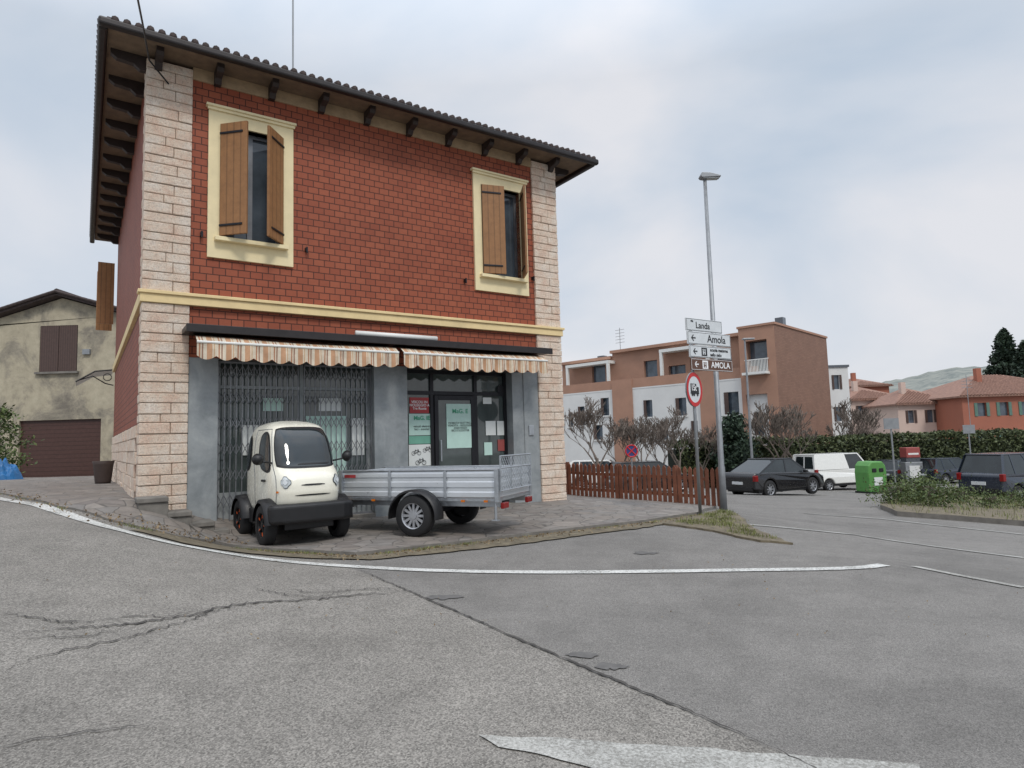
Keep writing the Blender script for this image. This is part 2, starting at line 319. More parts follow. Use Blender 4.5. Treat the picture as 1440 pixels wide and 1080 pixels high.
def drape(name,P,off,mat,step=.25,skirt=.12,zf=None,smatt=None,jag=0):
    B=resamp(P,step,True)
    if jag: B=[Vector((p.x+jag*noise.noise(Vector((p.x*5,p.y*5,0))),p.y+jag*noise.noise(Vector((p.x*5,p.y*5,7))))) for p in B]
    n=len(B);xs=[p.x for p in B];ys=[p.y for p in B];vs=list(B)
    x=min(xs)+step/2
    while x<max(xs):
        y=min(ys)+step/2
        while y<max(ys):
            if inpoly(x,y,B) and min((p.x-x)**2+(p.y-y)**2 for p in B)>(step*.4)**2: vs.append(Vector((x,y)))
            y+=step
        x+=step
    r=delaunay_2d_cdt(vs,[(i,(i+1)%n) for i in range(n)],[],1,1e-4)
    zf=zf or h;mb=MB();mb.add([(p.x,p.y,zf(p.x,p.y)+off) for p in r[0]],[tuple(f) for f in r[2]],0)
    if skirt:
        for i in range(n):
            a=B[i];b=B[(i+1)%n];za=zf(a.x,a.y)+off;zb=zf(b.x,b.y)+off
            mb.add([(a.x,a.y,za),(b.x,b.y,zb),(b.x,b.y,zb-skirt),(a.x,a.y,za-skirt)],[(0,1,2,3)],1)
    o=mb.obj(name,[mat,smatt or mat]);o["kind"]="structure"
    return o
def ribbon(name,P,w,off,mat,jit=0,step=.15,taper=False,kind=True):
    Q=resamp(P,step);mb=MB();n=len(Q);vs=[]
    for i,p in enumerate(Q):
        d=(Q[min(i+1,n-1)]-Q[max(i-1,0)]).normalized();q=Vector((-d.y,d.x));ww=w(i/(n-1)) if callable(w) else w
        c=p+q*U_(-jit,jit)
        if taper: ww*=min(1,4*min(i,n-1-i)/n+.1)*U_(.4,1.3)
        for s in (-.5,.5):
            e=c+q*ww*s;vs.append((e.x,e.y,h(e.x,e.y)+off))
    mb.add(vs,[(2*i,2*i+1,2*i+3,2*i+2) for i in range(n-1)]);o=mb.obj(name,mat)
    if kind:o["kind"]="structure"
    return o
gp=lambda L_:[G(*p) for p in L_]
line=gp([(-160,672),(0,703),(80,722),(150,742),(220,760),(300,775),(400,790),(490,797),(600,803),(750,806),(900,805),(1050,803),(1160,801),(1215,799),(1243,795)])
ribbon("road_marking",smooth(line,2),.14,.009,m_line,.004)
ribbon("road_marking",gp([(1285,797),(1350,810),(1440,827)]),.12,.009,m_worn)
ribbon("road_marking",gp([(1050,738),(1200,752),(1440,785)]),.12,.009,m_worn)
ribbon("road_marking",gp([(1130,722),(1240,730),(1440,752)]),.1,.009,m_worn)
drape("road_marking",gp([(675,1035),(780,1040),(900,1048),(1010,1056),(1150,1066),(1290,1076),(1300,1100),(900,1100),(770,1066),(700,1052)]),.008,m_worn,.05,0,jag=.02)
def crack(pts,w=.02,jit=.02): ribbon("road_crack",smooth(gp(pts),1),w,.011,m_crack,jit,.035,True)
crack([(500,800),(560,826),(640,860),(740,905),(860,955),(1000,1015),(1140,1078),(1160,1090)],.022,.009)
crack([(580,832),(500,838),(430,845),(330,850),(260,868),(180,880),(100,885),(0,892)],.028,.035)
crack([(350,850),(300,862),(230,885),(150,905),(70,920),(0,945)],.016,.03);crack([(400,826),(440,836),(520,828),(560,834)],.013,.03);crack([(350,825),(400,838),(470,842)],.013,.03)
crack([(430,843),(490,832),(530,826),(575,833)],.01,.03);crack([(300,858),(250,866),(190,868),(120,876),(40,872)],.013,.035)
crack([(0,1052),(60,1040),(140,1028),(210,1021)],.015,.012);crack([(0,862),(60,872),(120,880)],.015,.03)
crack([(0,900),(50,896),(110,898),(180,884)],.01,.03)
for c,r in (((622,840),.12),((860,938),.08),((905,778),.12),((820,922),.08)):
    p=G(*c);P=[(p.x+math.cos(a)*r*U_(.5,1.2)*1.4,p.y+math.sin(a)*r*U_(.4,1.1)) for a in np.linspace(0,6.28,22)[:-1]];drape("road_patch",smooth(P+[P[0]],1)[:-1],.007,m_patch,.06,0)
# forecourt and driveway paving
FCO=.055
edge=gp([(985,724),(900,737),(800,748),(700,760),(600,772),(500,783),(430,779),(385,777),(330,772)])
bR=OB+dB*7.6+nB*.5
fcp=[p.xy for p in edge]+[OB-nB*.42+dB*.55,OB+dB*.62+nB*.6,bR,bR+dB*.9+nB*1.5,G(800,697).xy,G(1008,714).xy]
drape("forecourt_paving",fcp,FCO,m_pave,.25,.12,smatt=m_kerb)
dv=gp([(-40,688),(20,699),(80,714),(150,732),(200,744),(250,756),(290,762),(330,770)])
dvp=[p.xy for p in dv]+[OB-nB*.45+dB*.5,OB+dB*.3+nB*.3,OB+nB*13,Vector((-14.8,24.6)),Vector((-21.5,24.6)),Vector((-20,19))]
drape("driveway_paving",dvp,.03,m_pave,.3,.08,smatt=m_kerb)
drape("soil_strip",gp([(180,745),(260,765),(330,777),(430,786),(520,788),(640,777),(760,763),(900,744),(985,729),(985,724),(900,736),(800,747),(700,759),(600,771),(500,782),(430,778),(385,776),(300,766),(230,750)]),.016,m_dirt,.1,0,jag=.05)
drape("grass_verge",gp([(930,738),(985,727),(1022,720),(1060,745),(1112,766),(1065,762),(1000,748)]),.03,m_dirt,.1,.05,jag=.08)
isl=gp([(1238,716),(1262,700),(1330,690),(1440,682),(1600,684),(1600,760),(1440,740),(1330,731),(1262,726)])
drape("traffic_island",isl,.11,m_dirt,.5,.2,smatt=m_kerb)
# world shader -------------------------------------------------------
w=bpy.data.worlds.new("World");S.world=w;w.use_nodes=True;nt=w.node_tree;nd=nt.nodes;bg=nd["Background"];lk=nt.links.new
SUN_EL=math.radians(50);SUN_AZ=math.radians(155)
sk=nd.new("ShaderNodeTexSky");sk.sky_type="NISHITA";sk.sun_disc=False;sk.sun_elevation=SUN_EL;sk.sun_rotation=SUN_AZ;sk.air_density=1.2;sk.dust_density=2
tc=nd.new("ShaderNodeTexCoord");mp=nd.new("ShaderNodeMapping");mp.inputs["Scale"].default_value=(1,1,2.4);mp.inputs["Rotation"].default_value=(.25,-.35,0);lk(tc.outputs["Generated"],mp.inputs[0])
nz=nd.new("ShaderNodeTexNoise");nz.inputs["Scale"].default_value=1.6;nz.inputs["Detail"].default_value=6;nz.inputs["Roughness"].default_value=.47;nz.inputs["Distortion"].default_value=.5;lk(mp.outputs[0],nz.inputs[0])
cr=nd.new("ShaderNodeValToRGB");lk(nz.outputs[0],cr.inputs[0]);e=cr.color_ramp.elements
e[0].position=.34;e[0].color=L(180,195,212);e[1].position=.66;e[1].color=L(222,223,228);q=e.new(.5);q.color=L(202,210,221)
sx=nd.new("ShaderNodeSeparateXYZ");lk(tc.outputs["Generated"],sx.inputs[0])
mr=nd.new("ShaderNodeMapRange");lk(sx.outputs[2],mr.inputs[0]);mr.inputs[1].default_value=.5;mr.inputs[2].default_value=1;mr.inputs[3].default_value=10.3;mr.inputs[4].default_value=28
mc=nd.new("ShaderNodeVectorMath");mc.operation="SCALE";lk(cr.outputs[0],mc.inputs[0]);lk(mr.outputs[0],mc.inputs["Scale"])
mx=nd.new("ShaderNodeMix");mx.data_type="RGBA";mx.inputs[0].default_value=.93;lk(sk.outputs[0],mx.inputs[6]);lk(mc.outputs[0],mx.inputs[7]);lk(mx.outputs[2],bg.inputs[0]);bg.inputs[1].default_value=.106
sl=bpy.data.lights.new("sun","SUN");sl.energy=1.5;sl.angle=math.radians(12);sl.color=(1,.95,.88);so=bpy.data.objects.new("sun",sl);link(so)
sd_=Vector((math.sin(SUN_AZ)*math.cos(SUN_EL),math.cos(SUN_AZ)*math.cos(SUN_EL),math.sin(SUN_EL)));so.rotation_euler=sd_.to_track_quat("Z","Y").to_euler()
S.view_settings.view_transform="Standard";S.view_settings.look="None";S.view_settings.exposure=0
# ------------------------------------------------------------------ main house
H=thing("corner_house","two storey red brick house with stone corners above a shop","house",(OB.x,OB.y,0),TH)
UR=fw(790,600)[0];WD=max(6.5,min(11,fs(166,352)[0]));ZE=7.27
zb1=(fw(262,411)[1]+fw(755,461)[1])/2;zb0=(fw(262,430)[1]+fw(755,471)[1])/2
pl=.60;pr=fw(757,580)[0]
def rect(a,b,c,d):
    q=[fw(*a),fw(*b),fw(*c),fw(*d)];return ((q[0][0]+q[3][0])/2,(q[1][0]+q[2][0])/2,(q[2][1]+q[3][1])/2,(q[0][1]+q[1][1])/2)
W1=rect((292,150),(413,180),(410,376),(292,362));W2=rect((663,241),(739,260),(741,419),(668,408))
zw1=W1[3];zw0=W1[2];W2=(W2[0],W2[1],zw0,zw1)
ztop=fw(262,460,-.45)[1];zop=fw(308,515)[1]+.12
hz0=zw0+.33;hz1=zw1-.25
h1=(fw(309,250)[0],fw(396,260)[0],hz0,hz1);h2=(fw(676,320)[0],fw(731,320)[0],hz0,hz1)
mb=MB();mb.wall(pl,pr,zop,ZE,0,[h1,h2],.2);mb.add([(0,WD,-.5),(0,.02,-.5),(0,.02,ZE),(0,WD,ZE)],[(0,1,2,3)],1);mb.add([(UR,0.02,-.5),(UR,WD,-.5),(UR,WD,ZE),(UR,.02,ZE)],[(0,1,2,3)],1)
mb.add([(0,WD,-.5),(UR,WD,-.5),(UR,WD,ZE),(0,WD,ZE)],[(3,2,1,0)],0);mb.obj("wall",[m_brick,m_bricks],H)
def quoin(u0,u1,z0,z1,side):
    mb=MB();z=z0;k=0;mb.box(u0+.02,u1-.02,.0,.3,z0,z1,1);mb.box(u0+.012,u1-.012,-.024,-.001,z0,z1,1)
    while z<z1-.05:
        hg=[.165,.125,.165,.145][k%4];zt=min(z+hg,z1);cuts=[u0,u1]
        if k%2==0: cuts=[u0,u0+(u1-u0)*U_(.55,.7),u1]
        elif k%3==0: cuts=[u0,u0+(u1-u0)*U_(.3,.45),u1]
        for a,b in zip(cuts[:-1],cuts[1:]):
            p=U_(.036,.06);x0=a+(.0 if a==u0 else .005);x1=b-(.0 if b==u1 else .005)
            if side<0 and a==u0: x0-=.035
            if side>0 and b==u1: x1+=.035
            y1=.02
            if (side<0 and a==u0) or (side>0 and b==u1): y1=.42 if k%2 else .3
            mb.box(x0,x1,-p,y1,z+.005,zt-.005,0)
        z=zt;k+=1
    mb.obj("stone_quoin",[m_stone,m_joint],H,bevel=.012,seg=2)
quoin(0,pl,.35,zb0,-1);quoin(0,pl,zb1,ZE,-1);quoin(pr,UR,-.1,zb0,1);quoin(pr,UR,zb1,ZE,1)
mb=MB()
for i in range(18):
    z=-.1
    for j in range(9):
        zt=z+.2;w0=.45+i*.5+(j%2)*.22
        if w0+.48<WD: mb.box(-.035-rnd()*.02,.02,w0+.003,w0+.495,z+.003,zt-.003)
        z=zt
mb.obj("stone_plinth",m_stone,H,bevel=.012)
MB().box(-.06,UR+.06,-.085,.1,zb0,zb1-.05).box(-.09,UR+.09,-.115,.1,zb1-.05,zb1).box(-.06,.05,.1,WD,zb0+.003,zb1-.003).obj("cornice_band",m_band,H,bevel=.008)
# windows
def window(W,ho,openl,openr):
    we=empty("window",H);a,b,c,d=W;mb=MB()
    mb.wall(a,b,c,d,-.045,[ho],.2);
    for q in ((a,c,a,d),(b,c,b,d)): mb.add([(q[0],-.045,q[1]),(q[0],0,q[1]),(q[2],0,q[3]),(q[2],-.045,q[3])],[(0,1,2,3)])
    mb.add([(a,-.045,c),(b,-.045,c),(b,0,c),(a,0,c)],[(0,1,2,3)])
    mb.box(a-.04,b+.04,-.1,.0,d-.003,d+.035);mb.box(a-.02,b+.02,-.075,-.046,d-.05,d-.004)
    mb.obj("frame",m_cream,we);MB().box(ho[0]-.08,ho[1]+.08,-.15,-.046,ho[2]-.07,ho[2]-.005).obj("sill",m_cream,we,bevel=.006)
    g=MB();cx=(ho[0]+ho[1])/2;g.box(ho[0],ho[1],.16,.19,ho[2],ho[3]);g.obj("window_pane",m_glass,we)
    f=MB()
    for x0,x1 in ((ho[0],ho[0]+.06),(cx-.04,cx+.04),(ho[1]-.06,ho[1])): f.box(x0,x1,.12,.165,ho[2],ho[3])
    f.box(ho[0],ho[1],.122,.163,ho[2],ho[2]+.06);f.box(ho[0],ho[1],.122,.163,ho[3]-.06,ho[3]);f.obj("window_bars",m_grille,we)
    hw=(ho[1]-ho[0])/2-.01;hz=ho[3]-ho[2]
    for sgn,hx,ang in ((1,ho[0],openl),(-1,ho[1],openr)):
        s=MB();s.box(0,hw,-.02,.02,.02,hz-.02)
        for zz in (.16,hz-.2): s.box(0.0,hw*.85,-.034,-.0205,zz,zz+.035,1).box(0.0,hw*.85,.0205,.034,zz,zz+.035,1)
        o=s.obj("shutter",[m_shut,m_darkmet],we,bevel=.004);o.location=(hx,-.07,ho[2])
        o.rotation_euler=(0,0,-ang if sgn>0 else math.pi+ang)
window(W1,h1,math.radians(44),math.radians(48));window(W2,h2,math.radians(16),math.radians(64))
for px,py in ((283,330),(430,352),(653,395),(748,392)):
    u,z=fw(px,py);MB().box(u-.02,u+.02,-.06,0,z-.03,z+.03).box(u-.012,u+.012,-.08,-.055,z-.06,z+.04).obj("shutter_catch",m_darkmet,H)
# roof
a_=.55;zg=7.30;x0,x1=-a_,8.40;y0,y1=-a_,WD+a_
mb=MB();hz=zg+.05;cyy=(y0+y1)/2;rr=(x1-x0)/2;rg=min((y1-y0)/2,rr)
A1=[(x0,y0,hz),(x1,y0,hz),(x1,y1,hz),(x0,y1,hz)];xm=(x0+x1)/2;SL_=.30
if y1-y0>x1-x0: RA=(xm,y0+rr,hz+SL_*rr);RB=(xm,y1-rr,hz+SL_*rr);mb.add(A1+[RA,RB],[(0,1,4),(1,2,5,4),(2,3,5),(3,0,4,5)])
else: RA=(x0+rg,cyy,hz+SL_*rg);RB=(x1-rg,cyy,hz+SL_*rg);mb.add(A1+[RA,RB],[(0,1,5,4),(1,2,5),(2,3,4,5),(3,0,4)])
roof=mb.obj("roof",m_tile,H)
tl=MB();x=x0+.08
while x<x1-.02:
    e_=min(.9,x-x0,x1-x);tl.tube([(x,y0-.12,hz+.0+U_(-.008,.008)),(x,y0+max(e_,.02),hz+.02+SL_*max(e_,.02))],[.052,.048],8);x+=.145
y=y0+.08
while y<y1-.05:
    e_=min(.9,y-y0,y1-y)
    for X_,s in ((x0,1),(x1,-1)): tl.tube([(X_-.12*s,y,hz+.0),(X_+max(e_,.02)*s,y,hz+.02+SL_*max(e_,.02))],[.052,.048],8)
    y+=.145
for P in ((x0,y0,RA),(x1,y0,RA if y1-y0>x1-x0 else RB)):
    q=Vector(P[2]);p=Vector((P[0],P[1],hz+.02));tl.tube([p,q+Vector((0,0,.03))],.06,8)
o=tl.obj("roof_tiles",m_tile,roof,smooth=True)
g=MB()
g.box(x0-.12,x1+.12,y0-.12,y0-.0,zg-.06,zg+.06).box(x0-.12,x0,y0+.003,y1+.12,zg-.06,zg+.06).box(x1,x1+.12,y0+.003,y1+.12,zg-.06,zg+.06)
g.obj("gutter",m_gutter,H,bevel=.035,seg=3)
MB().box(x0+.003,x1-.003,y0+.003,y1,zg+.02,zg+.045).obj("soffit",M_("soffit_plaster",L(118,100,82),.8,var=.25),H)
MB().box(pl+.003,pr-.003,-.03,.0,ZE-.15,zg+.018).obj("frieze",M_("frieze_plaster",L(166,142,112),.8,var=.2),H)
br=MB();BP=[(-.36,.02),(0,.02),(0,-.2),(-.10,-.2),(-.16,-.13),(-.32,-.10),(-.36,-.05)]
for i in range(10):
    u=.12+i*(UR-.24)/9;br.prism(BP,u-.05,u+.05,f=lambda a,y,b:(y,a,b+zg))
BP2=[(-.5,.02),(0,.02),(0,-.2),(-.12,-.2),(-.2,-.13),(-.42,-.11),(-.5,-.05)]
for i in range(13):
    v=.1+i*(WD-.2)/12
    for s,X_ in ((1,0),(-1,UR)): br.prism(BP2,v-.05,v+.05,f=lambda a,y,b:(X_+a*s,y,b+zg))
br.split("eave_bracket",m_dkwood,H)
u,z=fw(412,60,.8);ant=MB();ant.tube([(u,.8,zg),(u,.8,zg+3.2)],.016,6);ant.obj("antenna_mast",m_pole,roof)
A_=fw(237,118,-.06);B_=fw(210,85,-.3);C_=fw(190,-20,-3);pp=[Vector((A_[0],-.06,A_[1])),Vector((B_[0],-.3,B_[1])),Vector((fw(203,45,-1.2)[0],-1.2,fw(203,45,-1.2)[1])),Vector((C_[0],-3,C_[1]))]
MB().tube(pp,.013,5).obj("supply_cable",m_black,H)
# side door canopy, side shutters
sw,sz=fs(160,520);MB().add([(0,sw,sz),(0,sw+1.6,sz),(-.9,sw+1.6,sz-.36),(-.9,sw,sz-.36),(-.45,sw,sz-.06),(-.45,sw+1.6,sz-.06)],[(0,1,5,4),(4,5,2,3)]).obj("door_canopy",m_white,H)
cbk=MB();cbk.tube([(0,sw-.01,sz),(-.45,sw-.01,sz-.06),(-.9,sw-.01,sz-.37)],.022,6);cbk.tube([(0,sw,sz-.45),(-.2,sw,sz-.4),(-.5,sw,sz-.2),(-.85,sw,sz-.33)],.018,6)
cbk.tube([(-.15+.1*math.cos(a),sw,sz-.22+.1*math.sin(a)) for a in np.linspace(0,6.2,14)],.012,5);cbk.obj("canopy_bracket",m_black,H)
q=fs(163,400)[0];MB().box(-.45,-.04,q,q+.05,5.0,6.8).box(-.45,-.04,q+1.2,q+1.25,5.0,6.8).split("shutter",m_shut,H)
# ---- shop front
us=lambda px,py=600:fw(px,py)[0]
c1=(pl,us(306));c2_=(us(526),us(573));c3=(us(737),pr);zs=.12
mb=MB();mb.box(c1[0]+.003,c1[1],-.02,.3,-.1,zop);mb.box(c2_[0],c2_[1],-.02,.3,-.1,zop);mb.box(c3[0],c3[1]-.003,-.02,.3,-.1,zop);mb.split("marble_pillar",m_slate,H,bevel=.006)
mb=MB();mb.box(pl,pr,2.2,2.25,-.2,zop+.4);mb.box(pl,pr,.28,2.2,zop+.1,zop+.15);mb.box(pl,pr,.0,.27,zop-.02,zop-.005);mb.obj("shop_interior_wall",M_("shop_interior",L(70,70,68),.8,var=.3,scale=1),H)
MB().box(c1[1],c2_[0],-.05,.32,-.1,zs).box(c2_[1],c3[0],-.05,.5,-.1,.06).split("threshold",m_kerb,H,bevel=.01)
gl=MB();gl.box(c1[1],c2_[0],.22,.24,zs,zop-.02);gl.obj("shop_window",m_shopglass,H)
fr=MB();mid=us(428)
for x in (c1[1]+.03,mid,c2_[0]-.03): fr.box(x-.03,x+.03,.17,.215,zs,zop-.02)
fr.box(c1[1],c2_[0],.172,.213,zs,zs+.5);fr.box(c1[1],c2_[0],.172,.213,zop-.45,zop-.4);fr.obj("shop_window_frame",m_slate,H)
def gate(x0,x1):
    g=MB();z0=zs+.03;z1=zop-.06;n=int((x1-x0)/.085);st=(x1-x0)/n
    for i in range(n+1):
        x=x0+i*st;g.box(x-.007,x+.007,.07,.085,z0,z1)
    for i in range(n):
        xa=x0+i*st;xb=xa+st
        for zc in (z0+.35,z0+.75,z0+1.15,z0+1.55,z0+1.95,z1-.12):
            if zc>z1-.05: continue
            for s in (1,-1): g.tube([(xa,.064,zc-s*.09),(xb,.064,zc+s*.09)],.006,4)
    g.box(x0,x1,.05,.1,z0-.03,z0+.0);g.box(x0,x1,.05,.1,z1,z1+.03)
    g.obj("folding_grille",m_grille,H)
gate(c1[1]+.02,us(421));gate(us(430),c2_[0]-.02)
def panel(name,px0,py0,px1,py1,w,mat,parent=H):
    a=fw(px0,(py0+py1)/2,w);b=fw(px1,(py0+py1)/2,w);cx=(px0+px1)/2;zt=fw(cx,py0,w)[1];zb=fw(cx,py1,w)[1]
    o=MB().box(a[0],b[0],w-.004,w+.001,zb,zt).obj(name,mat,parent);return (a[0]+b[0])/2,(zt+zb)/2,b[0]-a[0],zt-zb
for q,m in (((430,585,488,668),m_mint),((495,588,512,640),m_paper),((340,598,366,640),m_paper),((448,560,480,578),m_paper),((370,560,398,578),m_mint)): panel("poster",*q,.2,m)
# door bay
D0,D1=c2_[1],c3[0];wd=.26
fr=MB();xd0,xd1=us(617),us(676);zt1=fw(650,556,wd)[1]
for x in (D0+.03,xd0-.02,xd1+.03,us(720)-.0): fr.box(x-.035,x+.035,wd-.04,wd+.03,.06,zop-.02)
fr.box(D0,D1,wd-.038,wd+.028,zt1,zt1+.07);fr.box(D0,D1,wd-.038,wd+.028,zop-.09,zop-.022);fr.box(D0,xd0,wd-.038,wd+.028,.06,.16);fr.box(xd1,D1,wd-.038,wd+.028,.06,.16)
fr.obj("shop_front_frame",m_darkmet,H)
MB().box(D0,xd0,wd,wd+.01,.1,zop-.05).box(xd1,us(720),wd,wd+.01,.1,zop-.05).box(xd0,xd1,wd,wd+.01,zt1,zop-.05).split("shop_window",m_shopglass,H)
MB().box(us(720)+.03,D1,-.0,wd+.02,.06,zop-.022).obj("marble_pillar",m_slate,H)
dr=empty("door",H);f=MB();f.box(xd0+.02,xd0+.1,wd-.07,wd-.02,.08,zt1-.01);f.box(xd1-.1,xd1-.02,wd-.07,wd-.02,.08,zt1-.01);f.box(xd0+.1,xd1-.1,wd-.07,wd-.02,.08,.22);f.box(xd0+.1,xd1-.1,wd-.07,wd-.02,zt1-.1,zt1-.01);f.obj("door_frame",m_darkmet,dr,bevel=.005)
MB().box(xd0+.1,xd1-.1,wd-.05,wd-.04,.22,zt1-.1).obj("door_glass",m_shopglass,dr);MB().tube([(xd0+.13,wd-.1,.95),(xd0+.13,wd-.1,1.35)],.014,8).obj("handle",m_alu,dr)
q=panel("poster",628,568,666,630,wd-.06,m_mint)
text("MaG. E",q[2]*.2,q[0],wd-.068,q[1]+q[3]*.33,H,m_greent,bold=.002);text("MOBILITA' ELETTRICA\nVENDITA - NOLEGGIO\nASSISTENZA\nBICI E SCOOTER",q[2]*.09,q[0],wd-.068,q[1]-q[3]*.02,H,m_txt)
q=panel("poster",576,559,603,581,wd-.012,m_pred);text("VEICOLI IN\nNOLEGGIO A\nTre Ruote",q[2]*.17,q[0],wd-.022,q[1],H,m_txtw,bold=.001)
q=panel("poster",575,582,611,612,wd-.012,m_mint);text("MaG. IE",q[2]*.2,q[0],wd-.022,q[1]+q[3]*.3,H,m_greent,bold=.003);text("veicoli elettrici\nbici - scooter",q[2]*.11,q[0],wd-.022,q[1]-q[3]*.15,H,m_txt)
q=panel("poster",575,613,611,624,wd-.012,m_teal)
q=panel("poster",575,625,611,655,wd-.012,m_paper)
def bike(cx,cz,s):
    b=MB()
    for x in (-.5,.5): b.tube([(cx+x*s+.3*s*math.cos(a),wd-.024,cz+.3*s*math.sin(a)) for a in np.linspace(0,6.28,17)],.03*s,5,caps=False)
    for pA,pB in (((-.5,0),(-.15,.5)),((-.5,0),(0,0)),((0,0),(-.15,.5)),((0,0),(.38,.45)),((-.15,.42),(.38,.45)),((.5,0),(.34,.6)),((.34,.6),(.2,.62)),((-.25,.53),(-.05,.53))):
        b.tube([(cx+pA[0]*s,wd-.024,cz+pA[1]*s),(cx+pB[0]*s,wd-.024,cz+pB[1]*s)],.03*s,5)
    b.obj("bicycle_picture",m_txt,H)
bike(q[0]-q[2]*.22,q[1]+q[3]*.1,q[2]*.22);bike(q[0]+q[2]*.22,q[1]+q[3]*.22,q[2]*.22);bike(q[0]-q[2]*.05,q[1]-q[3]*.35,q[2]*.25)
for q,m in (((683,592,697,612),m_paper),((699,592,711,612),m_paper),((700,618,711,634),m_kred),((679,559,691,568),m_paper),((681,622,692,640),m_mint)): panel("poster",*q,wd-.012,m)
q=fw(704,548,wd-.03);MB().tube([(q[0],wd-.03,q[1]),(q[0],wd-.05,q[1])],.09,20).obj("ventilation_disc",m_darkmet,H)
q=fw(747,605,-.03);MB().box(q[0]-.06,q[0]+.06,-.05,-.022,q[1]-.1,q[1]+.1).obj("letter_box",m_alu,H,bevel=.005)
# awnings
zb=fw(262,462,-.55)[1];zbr=fw(775,493,-.55)[1];zc=(zb+zbr)/2
ua,ub=fw(262,462,-.55)[0],fw(776,493,-.55)[0]
mb=MB();mb.box(ua,ub,-.55,-.01,zc-.03,zc+.05);mb.box(ua,ub,-.58,-.552,zc-.06,zc+.06);mb.obj("awning_cover",m_gutter,H,bevel=.006)
def awning(pa,pb):
    a0=fw(pa,480,-.5)[0];a1=fw(pb,480,-.5)[0];zt=zc-.04;n=int((a1-a0)/.02);vs=[];fs_=[];prof=[(-.12,.0),(-.5,-.08),(-.64,-.17)]
    for i in range(n+1):
        x=a0+(a1-a0)*i/n;ph=(x-a0)/.26;sc_=abs(math.sin(math.pi*ph));sg=.012*math.sin(x*2.1)
        for (y,z) in prof: vs.append((x,y,zt+z+sg))
        yy=-.64+.014*math.sin(ph*6.28);vs.append((x,yy,zt-.28+sg));vs.append((x,yy+.01*math.sin(ph*9),zt-.38-.06*sc_+sg))
    for i in range(n):
        for k in range(4): fs_.append((i*5+k,(i+1)*5+k,(i+1)*5+k+1,i*5+k+1))
    aw=empty("awning",H);mb=MB();mb.add(vs,fs_);mb.obj("awning_fabric",m_awn,aw)
    MB().tube([(a0,-.638,zt-.17),(a1,-.638,zt-.17)],.02,8).obj("front_bar",m_white,aw)
    ar=MB()
    for t_ in (.15,.85): ar.tube([(a0+(a1-a0)*t_,-.02,zt-.15),(a0+(a1-a0)*t_,-.61,zt-.2)],.018,6)
    ar.split("arm",m_white,aw)
awning(275,556);awning(563,763)
q0=fw(500,468,-.5);q1=fw(614,474,-.5);MB().tube([(q0[0],-.5,zc+.1),(q1[0],-.5,zc+.1)],.045,10).box(q0[0]+.05,q0[0]+.08,-.52,-.48,zc+.04,zc+.1).box(q1[0]-.08,q1[0]-.05,-.52,-.48,zc+.04,zc+.1).obj("tube_lamp",m_white,H,smooth=True)
# side steps at the building corner
st=thing("stone_steps","weathered stone corner steps beside the driveway","steps",(OB.x,OB.y,0),TH)
for i,(ax,bx,zt) in enumerate(((-.05,.32,.66),(.32,.62,.44),(.62,.92,.27),(.92,1.12,.14))):
    MB().box(ax,bx-.004,-.5,-.07,-.2,zt-.07).box(ax-.02,bx-.006,-.53,-.068,zt-.07,zt).obj("step",m_kerb,st,bevel=.012)
q=OB+nB*6.4-dB*.3;t_=thing("plant_pot","small dark brown plant pot beside the side wall","plant pot",(q.x,q.y,h(q.x,q.y)+.03))
MB().tube([(0,0,0),(0,0,.05),(0,0,.42),(0,0,.5)],[.15,.16,.2,.22],16).obj("pot",m_potm,t_,smooth=True)
# ------------------------------------------------------------------ left old house
Yh=24.7;pA=atd(88,414,Yh);xr=atd(172,600,Yh).x;slope=.30
OH=thing("old_house","old beige plaster house with peeling walls and brown garage door","house",(0,Yh,0))
gL=atd(27,592,Yh);gR=atd(140,672,Yh);wl=atd(57,457,Yh);wr=atd(108,522,Yh);zr=pA.z-.15;xl=2*pA.x-xr-1.2
ze=zr-slope*(xr-pA.x);mb=MB();mb.wall(xl,xr,-.2,ze-.3,0,[(gL.x,gR.x,-.2,gL.z),(wl.x,wr.x,wr.z,min(wl.z,ze-.35))],.2)
mb.add([(xl,0,ze-.3),(xr,0,ze-.3),(xr,0,ze),(pA.x,0,zr),(xl,0,zr-slope*(pA.x-xl))],[(0,1,2,3,4)]);mb.box(xl,xr,.25,9,-.2,ze-.4);mb.obj("wall",m_old,OH)
mb=MB()
for s,xe in ((1,xr+.7),(-1,xl-.7)):
    ze2=zr-slope*abs(xe-pA.x)+.03;mb.add([(pA.x,-.35,zr+.05),(xe,-.35,ze2),(xe,9,ze2),(pA.x,9,zr+.05),(pA.x,-.35,zr+.17),(xe,-.35,ze2+.12),(xe,9,ze2+.12),(pA.x,9,zr+.17)],[(0,1,5,4),(4,5,6,7),(0,3,2,1)])
rf=mb.obj("roof",m_tile,OH)
tb=MB();
for s,xe in ((1,xr+.7),(-1,xl-.7)):
    Ls=abs(xe-pA.x)
    for i in range(int(Ls/.22)):
        x=pA.x+s*(i*.22+.1);z=zr-slope*abs(x-pA.x)+.17;tb.tube([(x-s*.1,-.4,z+.05),(x+s*.12,-.4,z-.02)],.06,6)
tb.tube([(pA.x,-.35,zr+.2),(pA.x,9,zr+.2)],.11,8);tb.obj("roof_tiles",m_tile,rf)
MB().box(gL.x,gR.x,.1,.14,h(gL.x,Yh)-.1,gL.z).obj("garage_door",m_garage,OH)
mb=MB();mx_=(wl.x+wr.x)/2;mb.box(wl.x+.02,mx_-.01,-.0,.05,wr.z+.02,wl.z-.04);mb.box(mx_+.01,wr.x-.02,-.0,.05,wr.z+.02,wl.z-.04);mb.split("shutter",m_shut_old,OH)
MB().box(wl.x-.1,wr.x+.1,-.12,0,wr.z-.08,wr.z).obj("sill",m_kerb,OH)
